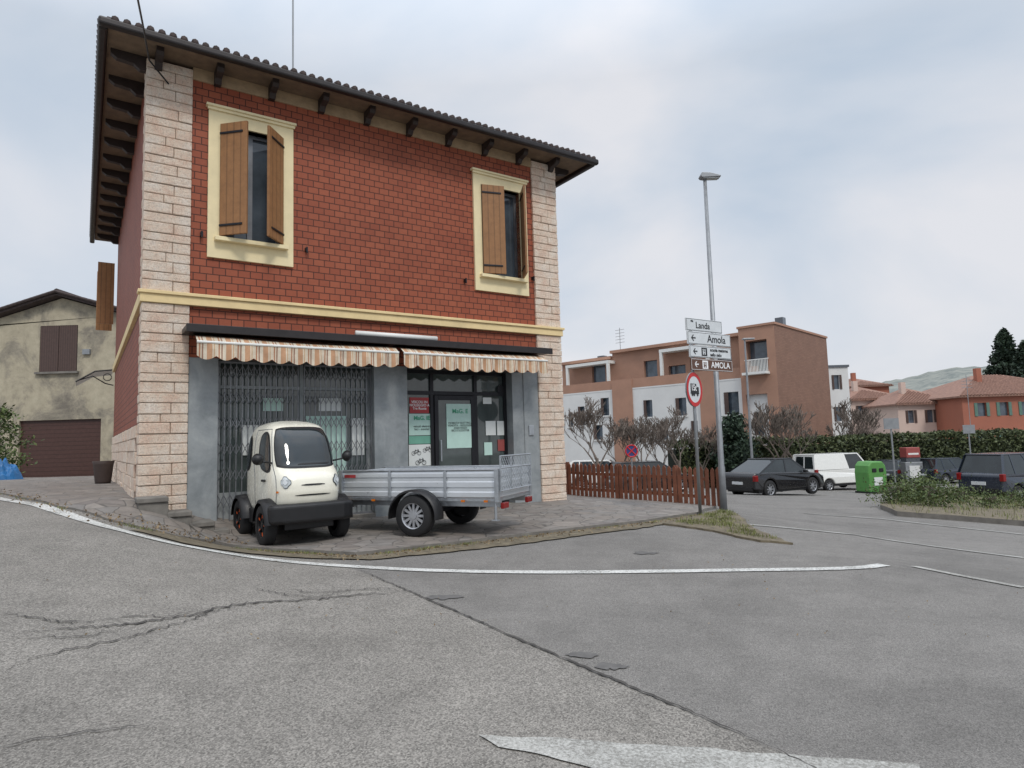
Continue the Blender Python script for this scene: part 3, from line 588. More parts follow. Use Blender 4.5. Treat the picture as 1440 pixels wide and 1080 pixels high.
q=atd(123,495,Yh);MB().box(q.x-.14,q.x+.14,-.1,0,q.z-.1,q.z+.1).obj("meter_box",m_pole,OH)
p=G(2,676);t_=thing("tarpaulin_heap","crumpled blue tarpaulin heap beside the garage","tarpaulin",(p.x,p.y,p.z))
mb=MB();N=20;vs=[]
for i in range(N+1):
    for j in range(N+1):
        a=i/N*2-1;b=j/N*2-1;r2=min(1,a*a+b*b);vs.append((a*.5,b*.45,.62*max(0,1-r2)**.5*(.8+.6*noise.noise(Vector((a*3,b*3,3))))-.02))
mb.add(vs,[(i*(N+1)+j,(i+1)*(N+1)+j,(i+1)*(N+1)+j+1,i*(N+1)+j+1) for i in range(N) for j in range(N)]);mb.obj("tarpaulin",m_blue,t_)
# ------------------------------------------------------------------ vegetation helpers
def tree_mesh(seed,ht,spread=.6,depth=6,r0=.09,first=.3,rmin=.013,up=(.25,.9)):
    R=random.Random(seed);tr=MB();cr_=MB()
    def br_(p,d,l,r,k):
        mbx=tr if k<=1 else cr_;q=p;pts=[p];rs=[r];dd=d
        for s in range(2):
            dd=(dd+Vector((R.uniform(-1,1),R.uniform(-1,1),R.uniform(-.4,.8)))*.16).normalized();q=q+dd*l/2;pts.append(q);rs.append(max(rmin,r*(1-.22*(s+1))))
        mbx.tube(pts,rs,6 if k<2 else 3,caps=False)
        if k>=depth: return
        for c in range(R.choice((2,3,3)) if k else 4):
            a=R.uniform(0,6.28);side=Vector((math.cos(a),math.sin(a),R.uniform(*up)));nd_=(dd*(1-spread*.6)+side*spread).normalized()
            st_=pts[1].lerp(pts[2],R.uniform(0.2,1));br_(st_,nd_,l*R.uniform(.62,.84),max(rmin,rs[-1]*.7),k+1)
    br_(Vector((0,0,-.1)),Vector((0,0,1)),ht*first,r0,0);return tr,cr_
def leaves(mb,pts,size,mi=0,R=random):
    for p in pts:
        a=Vector((R.uniform(-1,1),R.uniform(-1,1),R.uniform(-1,1))).normalized();b=a.cross(Vector((R.uniform(-1,1),R.uniform(-1,1),R.uniform(-1,1)))).normalized();s=size*R.uniform(.6,1.4)
        p=Vector(p);mb.add([p-a*s,p+b*s*.5,p+a*s,p-b*s*.5],[(0,1,2,3)],mi)
def blades(mb,p,n,ht,sp):
    for i in range(n):
        x=p[0]+random.gauss(0,sp);y=p[1]+random.gauss(0,sp);z=p[2];a=U_(0,6.28);hgt=ht*U_(.3,1.2);wdt=.004+ht*.02;dx,dy=math.cos(a),math.sin(a);l=U_(-.8,.8)*hgt
        mb.add([(x-dx*wdt,y-dy*wdt,z),(x+dx*wdt,y+dy*wdt,z),(x+dy*l,y-dx*l,z+hgt)],[(0,1,2)])
def mktree(name,label,seed,ht,loc,mat,spread=.6,depth=6,r0=.12,first=.3,group="bare winter trees",rmin=.014,up=(.25,.9)):
    T=thing(name,label,"tree",loc,0,group);tr,cr_=tree_mesh(seed,ht,spread,depth,r0,first,rmin,up);tr.obj("trunk",mat,T);cr_.obj("crown",mat,T);return T
lab="bare leafless street tree beside the parking lot hedge"
def P3(px,Y,dz=0):
    a=atd(px,620,Y);return (a.x,Y,h(a.x,Y)+dz)
T1=mktree("bare_tree",lab,3,5.2,P3(842,30),m_bark,.55);T2=mktree("bare_tree",lab,11,5.2,P3(902,33),m_bark,.5,6,.12,.27)
for px,Y,rz,s,T in ((955,36,1,1.05,T1),(1096,37,2,1.3,T2),(1188,44,4,1.3,T1),(872,34,3,.85,T1),(985,37.5,5,.95,T2),(1215,52,0,1.1,T2),(930,35,1.5,.9,T2),(1120,38,.5,1.1,T1)): copytree(T,P3(px,Y),rz,s)
T3=mktree("round_bare_tree","bare reddish round crowned tree beside pink houses",21,5.6,P3(1240,54),m_bark2,.75,7,.16,.22,rmin=.018,up=(0,.5))
copytree(T3,P3(1302,58),2,.9);copytree(T3,P3(1275,60),1,.8)
# ------------------------------------------------------------------ townhouse
CT=Vector((18.95,46));eT=Vector((.722,-.692));gT=Vector((.692,.722));LT=20.5
OT=CT-eT*LT;rotT=math.atan2(eT.y,eT.x);TB=thing("townhouse_block","long white and terracotta apartment block with roof terraces","apartment building",(OT.x,OT.y,0),rotT)
tf=lambda px,py,w=0:vplane(px,py,OT+gT*w,eT)
zt=1.3+.1696*46;zw_=tf(960,541)[1];z0=-2.6
wins=[]
def wn(px0,py0,px1,py1):
    a=tf(px0,py0);b=tf(px1,py1);return (a[0],b[0],b[1],a[1])
for q in ((813,572,823,598),(845,560,857,584),(905,563,918,586),(950,560,966,584),(1018,552,1040,582),(800,580,806,600),(925,600,940,618),(1060,580,1075,612),(835,598,848,618),(972,592,982,615),(1028,595,1044,618)): wins.append(wn(*q))
mb=MB();mb.wall(0,LT,z0,zw_,0,wins,.25,0,None,2);mb.box(0,LT,.3,9,z0,zw_-.01);mb.box(0,LT,-.02,.2,zw_,zw_+.12)
mb.obj("wall",[m_whr,m_terra,m_glass],TB)
def seg(px0,px1): return tf(px0,560)[0],tf(px1,560)[0]
mb=MB()
for a,b in (seg(862,890),seg(985,1006)): mb.box(a,b,-.12,-.023,z0,zw_+.9)
mb.split("terracotta_bay",m_terra,TB)
sh=MB()
for w_ in wins: sh.box(w_[0]-.0,w_[0]+(w_[1]-w_[0])*.3,-.05,-.0,w_[2],w_[3])
sh.split("shutter",m_shut_old,TB)
fr=MB()
for w_ in wins: fr.box(w_[0]-.1,w_[1]+.1,-.1,-.0,w_[2]-.12,w_[2]-.0)
fr.split("sill",m_whr,TB)
zu=zt-.1;mb=MB();hs=[]
for q in ((832,512,852,538),(905,508,925,532),(940,515,965,535),(1000,500,1030,525)):
    a=tf(q[0],q[1],1.0);b=tf(q[2],q[3],1.0);hs.append((a[0],b[0],max(b[1],zw_),min(a[1],zu-.4)))
mid_=tf(860,480,1.0)[0]
mb.wall(0,mid_,zw_,zu-.7,1.0,[x for x in hs if x[1]<mid_],.3,0,None,1);mb.wall(mid_,LT-.01,zw_,zu-.25,1.0,[x for x in hs if x[0]>mid_],.3,0,None,1)
mb.box(0,mid_-.01,1.35,9,zw_,zu-.7);mb.box(mid_,LT-.01,1.35,9,zw_,zu-.25);mb.box(-.02,mid_,.7,1.4,zu-.7,zu-.45);mb.box(mid_+.01,LT-.1,.6,1.4,zu-.25,zu)
for a,b in (seg(790,862),seg(890,985),(seg(1006,0)[0],LT-1.2)): mb.box(a,b,-.021,.18,zw_+.121,zw_+.9)
mb.obj("attic_storey",[m_terra,m_glass],TB)
for px0,px1,zz in ((797,858,zu-.9),(930,1000,zu-.6)):
    mb=MB();a,b=seg(px0,px1);mb.box(a,b,-.03,.99,zz-.25,zz)
    for x in (a+.02,b-.25): mb.box(x,x+.23,-.025,.2,zw_+.91,zz-.25)
    mb.obj("terrace_portal",m_white,TB)
mb=MB();sT=10.8;tw=seg(1046,0)[0]
mb.wall(tw,LT+.3,z0,zt,-.3,[(tw+.5,LT-.3,zw_+.4,zt-1.0),(tw+.3,LT-.5,z0+3,zw_-1.2)],.8,0,None,2)
mb.add([(LT+.3,-.3,z0),(LT+.3,sT,z0),(LT+.3,sT,zt),(LT+.3,-.3,zt)],[(0,1,2,3)],1);mb.add([(tw,-.3,z0),(tw,sT,z0),(tw,sT,zt),(tw,-.3,zt)],[(3,2,1,0)],0)
mb.add([(tw,-.3,zt),(LT+.3,-.3,zt),(LT+.3,sT,zt),(tw,sT,zt)],[(0,1,2,3)]);mb.add([(tw,sT,z0),(LT+.3,sT,z0),(LT+.3,sT,zt),(tw,sT,zt)],[(3,2,1,0)])
mb.box(tw-.08,LT+.38,-.38,sT+.08,zt,zt+.16,3)
mb.obj("tower_wall",[m_terra,m_terrad,m_glass,m_terra],TB)
rl=MB()
for i in range(16): x=tw+.5+i*(LT-.8-tw)/15;rl.box(x-.02,x+.02,-.42,-.38,zw_+.4,zw_+1.3)
rl.box(tw+.4,LT-.2,-.43,-.37,zw_+1.3,zw_+1.36).box(tw+.4,LT-.2,-1.0,-.31,zw_+.2,zw_+.38).obj("balcony_rail",m_white,TB)
MB().box(tw+1.5,tw+2.1,3,3.6,zt+.1,zt+1).box(2,2.7,4,4.6,zu-.9,zu+.2).box(6,6.6,4,4.6,zu-.9,zu+.3).split("chimney",m_cargrey,TB)
at=MB();q=tf(872,480,4);at.tube([(q[0],4,zu-1),(q[0],4,zu+2.6)],.03,5)
for i in range(5): at.tube([(q[0]-.5,4,zu+1.2+i*.3),(q[0]+.5,4,zu+1.2+i*.3)],.02,4)
at.obj("antenna_mast",m_pole,TB)
m_hg=M_("green_shutter",L(90,120,108),.5)
def house(px0,px1,pyt,Y,name,label,wallm,roofm,depth=8,roofh=1.6,wins=((.2,.4),(.6,.8)),rz=0,over=.4):
    a=atd(px0,pyt,Y);b=atd(px1,pyt,Y);W_=b.x-a.x;zt_=a.z;g0=h(a.x,Y)-.3;Hh=zt_;T=thing(name,label,"house",(a.x,Y,0),rz)
    hs=[];
    for (s,e_) in wins:
        zz=zt_-.7
        while zz-1.3>g0+.6: hs.append((W_*s,W_*e_,zz-1.3,zz));zz-=2.9
    mb=MB();mb.wall(0,W_,g0,Hh,0,hs,.2,0,None,1);mb.add([(0,depth,g0),(0,0,g0),(0,0,Hh),(0,depth,Hh)],[(0,1,2,3)]);mb.add([(W_,0,g0),(W_,depth,g0),(W_,depth,Hh),(W_,0,Hh)],[(0,1,2,3)]);mb.add([(0,depth,g0),(W_,depth,g0),(W_,depth,Hh),(0,depth,Hh)],[(0,1,2,3)])
    mb.obj("wall",[wallm,m_glass],T)
    sb_=MB()
    for q in hs:
        w5=(q[1]-q[0])*.35;sb_.box(q[0]-w5,q[0]-.01,-.06,-.004,q[2],q[3]);sb_.box(q[1]+.01,q[1]+w5,-.06,-.004,q[2],q[3])
    if hs: sb_.split("shutter",m_shut_old if wallm!=m_redr else m_hg,T)
    o_=over;rb=MB()
    if roofh>0:
        rr_=min(W_/2,depth/2)*.9
        rb.add([(-o_,-o_,Hh),(W_+o_,-o_,Hh),(W_+o_,depth+o_,Hh),(-o_,depth+o_,Hh),(rr_,depth/2,Hh+roofh),(W_-rr_,depth/2,Hh+roofh)],[(0,1,5,4),(1,2,5),(2,3,4,5),(3,0,4)])
        rb.box(-o_,W_+o_,-o_,depth+o_,Hh-.15,Hh-.003)
        x=-o_+.1
        while x<W_+o_ and x<40:
            e_=max(.1,min(depth/2+o_,x+o_,W_+o_-x));rb.tube([(x,-o_-.05,Hh+.03),(x,-o_+e_,Hh+.03+e_*roofh/(depth/2+o_))],.08,5);x+=.3
    else: rb.box(-.1,W_+.1,-.1,depth+.1,Hh,Hh+.2)
    r=rb.obj("roof",[roofm,roofm],T);MB().box(W_*.3,W_*.3+.5,depth*.3,depth*.3+.5,Hh,Hh+roofh+.6).obj("chimney",wallm,r);return T
house(1160,1192,517,58,"white_house","white rendered flat roofed house behind bare trees",m_whr,m_cargrey,8,0,((.35,.6),))
house(1196,1275,562,72,"pink_house","pink rendered house with orange tiled roof",m_pink,m_tileo,9,1.7,((.12,.22),(.45,.55),(.75,.85)))
house(1262,1352,568,66,"pink_house","pale pink house with low orange roof and chimney",m_pink,m_tileo,8,1.8,((.15,.25),(.45,.55),(.75,.85)))
house(1200,1250,543,84,"terracotta_house","terracotta house with tiled roof showing above others",m_redr,m_tileo,9,1.4,((.3,.5),))
house(1352,1560,557,62,"red_house","large red orange house with hipped tile roof",m_redr,m_tileo,12,2.4,((.1,.16),(.25,.31),(.4,.46)))
aa=thing("rooftop_antenna","thin metal television antenna above the tiled roofs","antenna",(atd(1365,600,60).x,60,-1));ab=MB();ab.tube([(0,0,0),(0,0,7.2)],.03,5)
for i in range(4): ab.tube([(-.5,0,6+i*.3),(.5,0,6+i*.3)],.02,4)
ab.obj("mast",m_pole,aa)
# hills
hm=NT("hazy_hill");cl=hm.ramp(hm.noise(.022,9,.82),[(.40,L(112,118,116)),(.5,L(134,137,132)),(.62,L(152,153,145))]);m_hill=hm.done(cl,1,0,0)
vs=[];NX=420;NY=14
for i in range(NX+1):
    az=-1.0+i/NX*2.6
    for j in range(NY+1):
        r=900+j*80;el=.076+.007*math.sin(az*7+2)+.007*noise.noise(Vector((az*9,0,1)))+.003*noise.noise(Vector((az*70,0,4)))+.002*noise.noise(Vector((az*220,0,4)));el*=max(.2,min(1,(az+.2)/.75)) if az<.55 else 1
        z=-10+(el*1600)*math.sin(min(1,j/9)*math.pi/2)*(1+.08*noise.noise(Vector((az*12,j*.4,0))));vs.append((math.sin(az)*r,math.cos(az)*r,z))
mb=MB();mb.add(vs,[(i*(NY+1)+j,(i+1)*(NY+1)+j,(i+1)*(NY+1)+j+1,i*(NY+1)+j+1) for i in range(NX) for j in range(NY)]);o=mb.obj("hills",m_hill,smooth=True);o["kind"]="structure"
# hedge
ha=Vector(P3(944,38)[:2]);hb=Vector(P3(1440,49)[:2]);hd_=(hb-ha);HL=hd_.length;hg=thing("hedge","long clipped green hedge behind the parking lot","hedge",(ha.x,ha.y,0),math.atan2(hd_.y,hd_.x))
mb=MB();pts=[];ht0=atd(1100,621,40).z
def htop(x): return ht0+.22*noise.noise(Vector((x*.5,0,0)))
for i in range(30000):
    x=U_(0,HL);zt_=htop(x)+.1*(x/HL);f_=rnd()
    if f_<.65: pts.append((x,-.55+random.gauss(0,.12)+.2*noise.noise(Vector((x*1.3,0,i%7))),U_(-2.4,zt_)))
    else: pts.append((x,U_(-.55,.55),zt_+random.gauss(0,.1)))
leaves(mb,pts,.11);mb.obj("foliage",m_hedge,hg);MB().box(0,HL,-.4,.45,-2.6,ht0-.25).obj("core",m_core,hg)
def evergreen(name,label,loc,ht,rad,mat,n,conical=True,lf=.14):
    T=thing(name,label,"tree",loc);MB().tube([(0,0,-.2),(0,0,ht*.5),(0,0,ht*.95)],[rad*.09,rad*.06,.02],8).obj("trunk",m_bark,T)
    mb=MB();pts=[];NC=int(ht*16)
    for i in range(NC):
        z=ht*(.12+.88*(i/NC));R_=rad*((1-z/ht)**.8 if conical else math.sin(math.pi*min(1,z/ht*.9+.08))**.6)*U_(.55,1.12)+.08;a=U_(0,6.28)
        for k in range(n//NC):
            f=rnd()**.6;x=math.cos(a)*R_*f+random.gauss(0,.12+R_*.08);y=math.sin(a)*R_*f+random.gauss(0,.12+R_*.08);pts.append((x,y,z-f*R_*.25+random.gauss(0,.12)))
    leaves(mb,pts,lf);mb.obj("crown",mat,T)
evergreen("conifer_tree","tall dark cedar tree rising behind the red house",P3(1425,78),15.5,4.6,m_con,18000,lf=.28)
evergreen("conifer_tree","broad dark cedar tree behind the red house",P3(1455,74),13.5,4.4,m_con,14000,lf=.28)
evergreen("conifer_tree","shorter dark cedar tree behind the red house",P3(1402,82),11.5,3.4,m_con,9000,lf=.28)
evergreen("evergreen_tree","small dark green tree in front of apartments",P3(1033,37),4.2,1.15,m_con,6000,False,.12)
evergreen("evergreen_tree","small scruffy green bush beside the old house",P3(-2,21),2.4,.75,m_shrub,2000,False,.06)
def scat(poly,n):
    xs=[p.x for p in poly];ys=[p.y for p in poly];o=[]
    while len(o)<n:
        x=U_(min(xs),max(xs));y=U_(min(ys),max(ys))
        if inpoly(x,y,poly): o.append((x,y))
    return o
mb=MB()
for x,y in scat(isl,1500): blades(mb,(x,y,h(x,y)+.1),8,.13,.12)
o=mb.obj("grass",m_grass);o["kind"]="stuff"
shr=None
for i,(px,py,s) in enumerate(((1258,714,.75),(1288,712,.95),(1316,718,.85),(1350,712,.6),(1392,720,.5),(1275,702,.8),(1300,703,.85),(1428,714,.5),(1462,722,.7))):
    p=G(px,py);
    if shr is None:
        shr=thing("shrub","scruffy rose shrub growing on the grassy island","shrub",(p.x,p.y,p.z+.1),0,"shrubs on the grassy island")
        tr,cr_=tree_mesh(5,1.0,.8,5,.015,.3,.004,(0,.6));tr.obj("stem",m_bark,shr);mb=MB();mb.v=cr_.v;mb.f=cr_.f;mb.m=cr_.m
        leaves(mb,[(random.gauss(0,.36),random.gauss(0,.36),abs(random.gauss(.36,.24))) for _ in range(1100)],.045,1);mb.obj("foliage",[m_bark,m_shrub],shr);shr.scale=(s,)*3
    else: copytree(shr,(p.x,p.y,p.z+.1),i*1.3,s)
mb=MB();vg=gp([(950,736),(985,728),(1022,721),(1052,742),(1095,761),(1055,757),(1000,746)])
for x,y in scat(vg,360):
    if noise.noise(Vector((x*2,y*2,3)))>-.1: blades(mb,(x,y,h(x,y)+.03),9,.05,.05)
for i in range(380):
    t_=rnd();k=int(t_*(len(edge)-1));p=edge[k].lerp(edge[min(k+1,len(edge)-1)],rnd())
    if noise.noise(Vector((p.x*1.7,p.y,0)))>.05: blades(mb,(p.x+U_(-.05,.1),p.y-U_(.0,.12),p.z+.01),7,.035,.03)
for i in range(160):
    k=int(rnd()*(len(dv)-1));p=dv[k].lerp(dv[k+1],rnd())
    if noise.noise(Vector((p.x*1.7,p.y,0)))>0: blades(mb,(p.x,p.y-.03,p.z+.01),6,.035,.03)
o=mb.obj("grass",m_grass);o["kind"]="stuff"
mb=MB()
for i in range(900):
    k=int(rnd()*(len(edge)-1));p=edge[k].lerp(edge[k+1],rnd());leaves(mb,[(p.x+U_(-.1,.1),p.y-abs(random.gauss(0,.13)),p.z+.02)],.018)
for i in range(500):
    k=int(rnd()*(len(dv)-1));p=dv[k].lerp(dv[k+1],rnd());leaves(mb,[(p.x+U_(-.2,.2),p.y+random.gauss(0,.12),p.z+.045)],.02)
for i in range(160):
    p=G(U_(0,1440),U_(780,900));leaves(mb,[(p.x,p.y,p.z+.012)],.009)
o=mb.obj("dead_leaves",m_dry);o["kind"]="stuff"
# ------------------------------------------------------------------ fence
fa=G(797,698);fb=G(1013,716);fd=(fb-fa).xy;FL=fd.length;FE=thing("picket_fence","low red brown wooden picket fence along the yard","fence",(fa.x,fa.y,0),math.atan2(fd.y,fd.x))
mb=MB();po=MB();n=int(FL/.13)
zf=lambda x:h(fa.x+fd.x/FL*x,fa.y+fd.y/FL*x)
for i in range(n+1):
    x=i*FL/n;z=zf(x)+.06;w_=.045;hp=.84+U_(-.02,.02);dx=U_(-.01,.01)
    mb.prism([(x-w_,z),(x+w_,z),(x+w_+dx,z+hp-.06),(x+dx,z+hp),(x-w_+dx,z+hp-.06)],-.03,-.01)
for zz in (.2,.6):
    rl=MB()
    for k in range(int(FL/.5)):
        x=k*.5;rl.prism([(x,zf(x)+zz),(x+.5,zf(x+.5)+zz),(x+.5,zf(x+.5)+zz+.07),(x,zf(x)+zz+.07)],-.008,.03)
    rl.obj("rail",m_fence,FE)
for k in range(int(FL/1.6)+2):
    x=min(k*1.6,FL);po.box(x-.04,x+.04,.032,.11,zf(x)-.1,zf(x)+.9)
mb.obj("pickets",m_fence,FE);po.split("post",m_fence,FE)
# ------------------------------------------------------------------ signs
pp1=G(985,725);pp2=G(1018,717)
P2=thing("street_lamp","tall grey lamp post carrying direction signs at corner","street lamp",(pp2.x,pp2.y,pp2.z))
Dp=pp2.y
ztp=atd(992,250,Dp).z-pp2.z
MB().tube([(0,0,0),(0,0,.9),(0,0,.95),(0,0,ztp)],[.075,.072,.062,.038],14).obj("pole",m_pole,P2,smooth=True)
hdm=MB();hdm.prism([(-.12,.02),(-.08,.1),(.1,.09),(.34,.02),(.34,-.01),(-.08,-.02)],-.1,.1,T=Matrix.Translation((0,0,ztp)));hdm.obj("lamp_head",m_pole,P2,bevel=.01)
MB().box(-.05,.3,-.08,.08,ztp-.032,ztp-.021).obj("lamp_glass",m_lamp,P2)
P1=thing("sign_post","grey sign post with round truck ban sign","sign post",(pp1.x,pp1.y,pp1.z));z1=atd(966,455,pp1.y).z-pp1.z
MB().tube([(0,0,0),(0,0,z1)],.03,10).obj("post",m_pole,P1,smooth=True)
zr_=atd(975,548,pp1.y).z-pp1.z;rs=empty("round_sign",P1,(0,-.05,zr_));rs.rotation_euler=(0,0,TH+.25)
def disc(mb,r0,r1,y,n=40,mi=0):
    vs=[(r*math.cos(6.2832*i/n),y,r*math.sin(6.2832*i/n)) for r in (r0,r1) for i in range(n)];mb.add(vs,[(i,(i+1)%n,n+(i+1)%n,n+i) for i in range(n)],mi)
mb=MB();mb.tube([(0,0,0),(0,.02,0)],.305,40,1);disc(mb,.001,.235,-.004,40,0);disc(mb,.232,.30,-.006,40,2);o=mb.obj("sign_face",[m_signw,m_pole,m_red],rs)
tk=MB();tk.box(-.15,.06,-.012,-.009,-.05,.10);tk.box(.065,.15,-.012,-.009,-.05,.045);tk.box(-.16,.16,-.012,-.009,-.075,-.052)
for x in (-.10,-.03,.10): tk.tube([(x,-.009,-.09),(x,-.012,-.09)],.028,14)
tk.obj("truck_symbol",m_txt,rs);text("15t",.15,-.045,-.014,.025,rs,m_txtw,bold=.004)
def board(px0,py0,px1,py1,mat,name,label,items,txtm):
    O2=pp1.xy+Vector((0,-.11));a=vplane(px0,(py0+py1)/2,O2,dB);b=vplane(px1,(py0+py1)/2,O2,dB);z1_=vplane((px0+px1)/2,py0,O2,dB)[1];z0_=vplane((px0+px1)/2,py1,O2,dB)[1];hz_=(z1_-z0_)/2-.004;W_=b[0]-a[0]
    cx=O2+dB*a[0];T=thing(name,label,"sign",(cx.x,cx.y,(z0_+z1_)/2),TH)
    MB().box(0,W_,0,.025,-hz_,hz_).obj("sign_board",[mat],T,bevel=.006)
    bd=MB()
    for q in ((.012,W_-.012,hz_-.016,hz_-.010),(.012,W_-.012,-hz_+.010,-hz_+.016),(.012,.018,-hz_+.016,hz_-.016),(W_-.018,W_-.012,-hz_+.016,hz_-.016)): bd.box(q[0],q[1],-.002,0.0,q[2],q[3])
    bd.obj("sign_border",txtm,T)
    for it in items:
        if it[0]=="arrow":
            x=it[1]*W_;s=hz_*.62;m=MB();m.box(x-s*.2,x+s*1.3,-.004,-.001,-s*.15,s*.15)
            for sg in (1,-1): m.prism([(x-s*.35,0),(x+s*.35,sg*s*.8),(x+s*.68,sg*s*.8),(x+.02*s,0)],-.004,-.001)
            m.obj("arrow",txtm,T)
        elif it[0]=="icon":
            x=it[1]*W_;s=hz_*.7;m=MB();m.box(x-s,x+s,-.003,-.001,-s,s,0)
            for k_2 in (-.45,.2): m.tube([(x+k_2*s,-.003,.45*s),(x+k_2*s,-.006,.45*s)],.22*s,10,1);m.box(x+k_2*s-.16*s,x+k_2*s+.16*s,-.006,-.003,-.7*s,.2*s,1)
            m.box(x-.3*s,x+.3*s,-.0055,-.003,-.3*s,-.12*s,1)
            m.obj("symbol",[txtm,mat],T)
        else: text(it[1],it[3]*hz_*2,it[2]*W_,-.003,it[4]*hz_ if len(it)>4 else 0,T,txtm,align=it[5] if len(it)>5 else "CENTER",bold=.002)
    return T
board(965,449,1015,467,m_signw,"street_name_sign","white street name sign reading Landa",[("t","via",.12,.28,.55,"LEFT"),("t","Landa",.45,.72,-.08)],m_txt)
board(967,468,1027,486,m_signw,"direction_sign","white direction sign with arrow reading Amola",[("arrow",.1),("t","Amola",.66,.85)],m_txt)
board(970,487,1028,504,m_signw,"direction_sign","white direction sign for nursery school",[("arrow",.1),("icon",.34),("t","scuola materna",.48,.38,.4,"LEFT"),("t","asilo nido",.48,.38,-.42,"LEFT")],m_txt)
board(972,505,1030,522,m_brown,"direction_sign","brown direction sign with arrow reading AMOLA",[("arrow",.1),("icon",.33),("t","AMOLA",.7,.72)],m_txtw)
p=P3(1056,30);t_=thing("street_lamp","slim grey lamp post beside the parking lot","street lamp",p);zz=atd(1048,478,30).z-p[2]
MB().tube([(0,0,0),(0,0,zz)],[.07,.04],8).obj("pole",m_pole,t_);MB().box(-.1,.45,-.1,.1,zz,zz+.08).obj("lamp_head",m_pole,t_,bevel=.02)
def ssign(px,Y,zt_,kind,label):
    a=atd(px,640,Y);g=h(a.x,Y);t_=thing("road_sign",label,"road sign",(a.x,Y,g));MB().tube([(0,0,0),(0,0,zt_)],.03,8).obj("post",m_pole,t_)
    m=MB()
    if kind=="blue":m.tube([(0,-.05,zt_-.3),(0,-.03,zt_-.3)],.28,24,0)
    else: m.prism([(-.28,zt_-.4),(.28,zt_-.4),(.28,zt_),(-.28,zt_)],-.05,-.03)
    m.obj("sign_face",M_("blue_sign_paint",L(50,66,120),.4) if kind=="blue" else m_pole,t_)
    if kind=="blue":
        r=MB();r.tube([(.25*math.cos(x),-.055,zt_-.3+.25*math.sin(x)) for x in np.linspace(0,6.28,25)],.03,5);r.tube([(-.18,-.055,zt_-.12),(.18,-.055,zt_-.48)],.028,5);r.tube([(.18,-.055,zt_-.12),(-.18,-.055,zt_-.48)],.028,5);r.obj("red_cross",m_red,t_)
ssign(888,27.5,2.0,"blue","round blue no stopping sign with red cross")
ssign(1256,24,3.0,"grey","square grey back of a road sign")
ssign(1365,30,3.2,"grey","square grey back of a road sign")
# ------------------------------------------------------------------ recycling bin, kiosk
def onroad(px,Y): a=atd(px,640,Y);return (a.x,Y,h(a.x,Y))
p=onroad(1222,31);t_=thing("recycling_bin","tall green recycling container with rounded hood and white label","recycling bin",p,.25)
MB().prism([(-.5,.06),(.5,.06),(.53,1.0),(.48,1.32),(.32,1.52),(-.32,1.52),(-.48,1.32),(-.53,1.0)],-.45,.45).obj("body",m_green,t_,bevel=.07,seg=3)
MB().box(-.32,-.08,-.48,-.445,1.02,1.2).box(.08,.32,-.48,-.445,1.02,1.2).split("opening",m_black,t_,bevel=.03);MB().box(-.24,.24,-.47,-.453,.4,.78).obj("white_label",m_paper,t_)
MB().box(-.53,.53,-.47,.47,0,.1).obj("base",m_black,t_)
p=G(1283,680);t_=thing("ticket_kiosk","grey kiosk with red top beside the parking lot","kiosk",(p.x,p.y,p.z));hk=50*p.y/900;kw=12*p.y/900
MB().box(-kw,kw,-.35,.35,0,hk*.6).obj("base",m_pole,t_,bevel=.03);MB().box(-kw*.8,kw*.8,-.3,.3,hk*.6+.003,hk*.72).obj("middle",m_cargrey,t_);MB().box(-kw*.8,kw*.8,-.36,.36,hk*.72+.003,hk).obj("red_top",m_kred,t_,bevel=.03);MB().box(-kw*.6,kw*.6,-.39,-.355,hk*.15,hk*.5).obj("panel",m_whr,t_);MB().box(-kw*.6,kw*.6,-.365,-.361,hk*.8,hk*.85).obj("stripe",m_white,t_)
# ------------------------------------------------------------------ vehicles
def wheel(parent,x,y,r,w,side,rim=m_rim,spokes=8,center=None):
    e_=empty("wheel",parent,(x,y,r));t_=MB();n=32
    prof=[(-w/2,r*.62),(-w/2,r*.93),(-w*.35,r),(w*.35,r),(w/2,r*.93),(w/2,r*.62)]
    vs=[(rr*math.cos(6.2832*i/n),yy,rr*math.sin(6.2832*i/n)) for yy,rr in prof for i in range(n)]
    t_.add(vs,[(k*n+i,k*n+(i+1)%n,(k+1)*n+(i+1)%n,(k+1)*n+i) for k in range(5) for i in range(n)]);t_.obj("tyre",m_rubber,e_,smooth=True)
    rm=MB()
    vs=[(rr*math.cos(6.2832*i/n),yy,rr*math.sin(6.2832*i/n)) for yy,rr in ((side*w*.5,r*.66),(side*w*.42,r*.58),(side*w*.05,r*.56)) for i in range(n)];rm.add(vs,[(k*n+i,k*n+(i+1)%n,(k+1)*n+(i+1)%n,(k+1)*n+i) for k in range(2) for i in range(n)],0)
    rm.tube([(0,side*w*.04,0),(0,side*w*.08,0)],r*.57,n,1);rm.tube([(0,side*w*.1,0),(0,side*w*.4,0)],r*.17,14,0)
    for k in range(spokes):
        a=6.2832*k/spokes;T=Matrix.Rotation(a,4,'Y');rm.box(r*.1,r*.6,min(side*w*.2,side*w*.34),max(side*w*.2,side*w*.34),-r*.06,r*.06,0,T)
    rm.obj("rim",[rim,m_black],e_);return e_
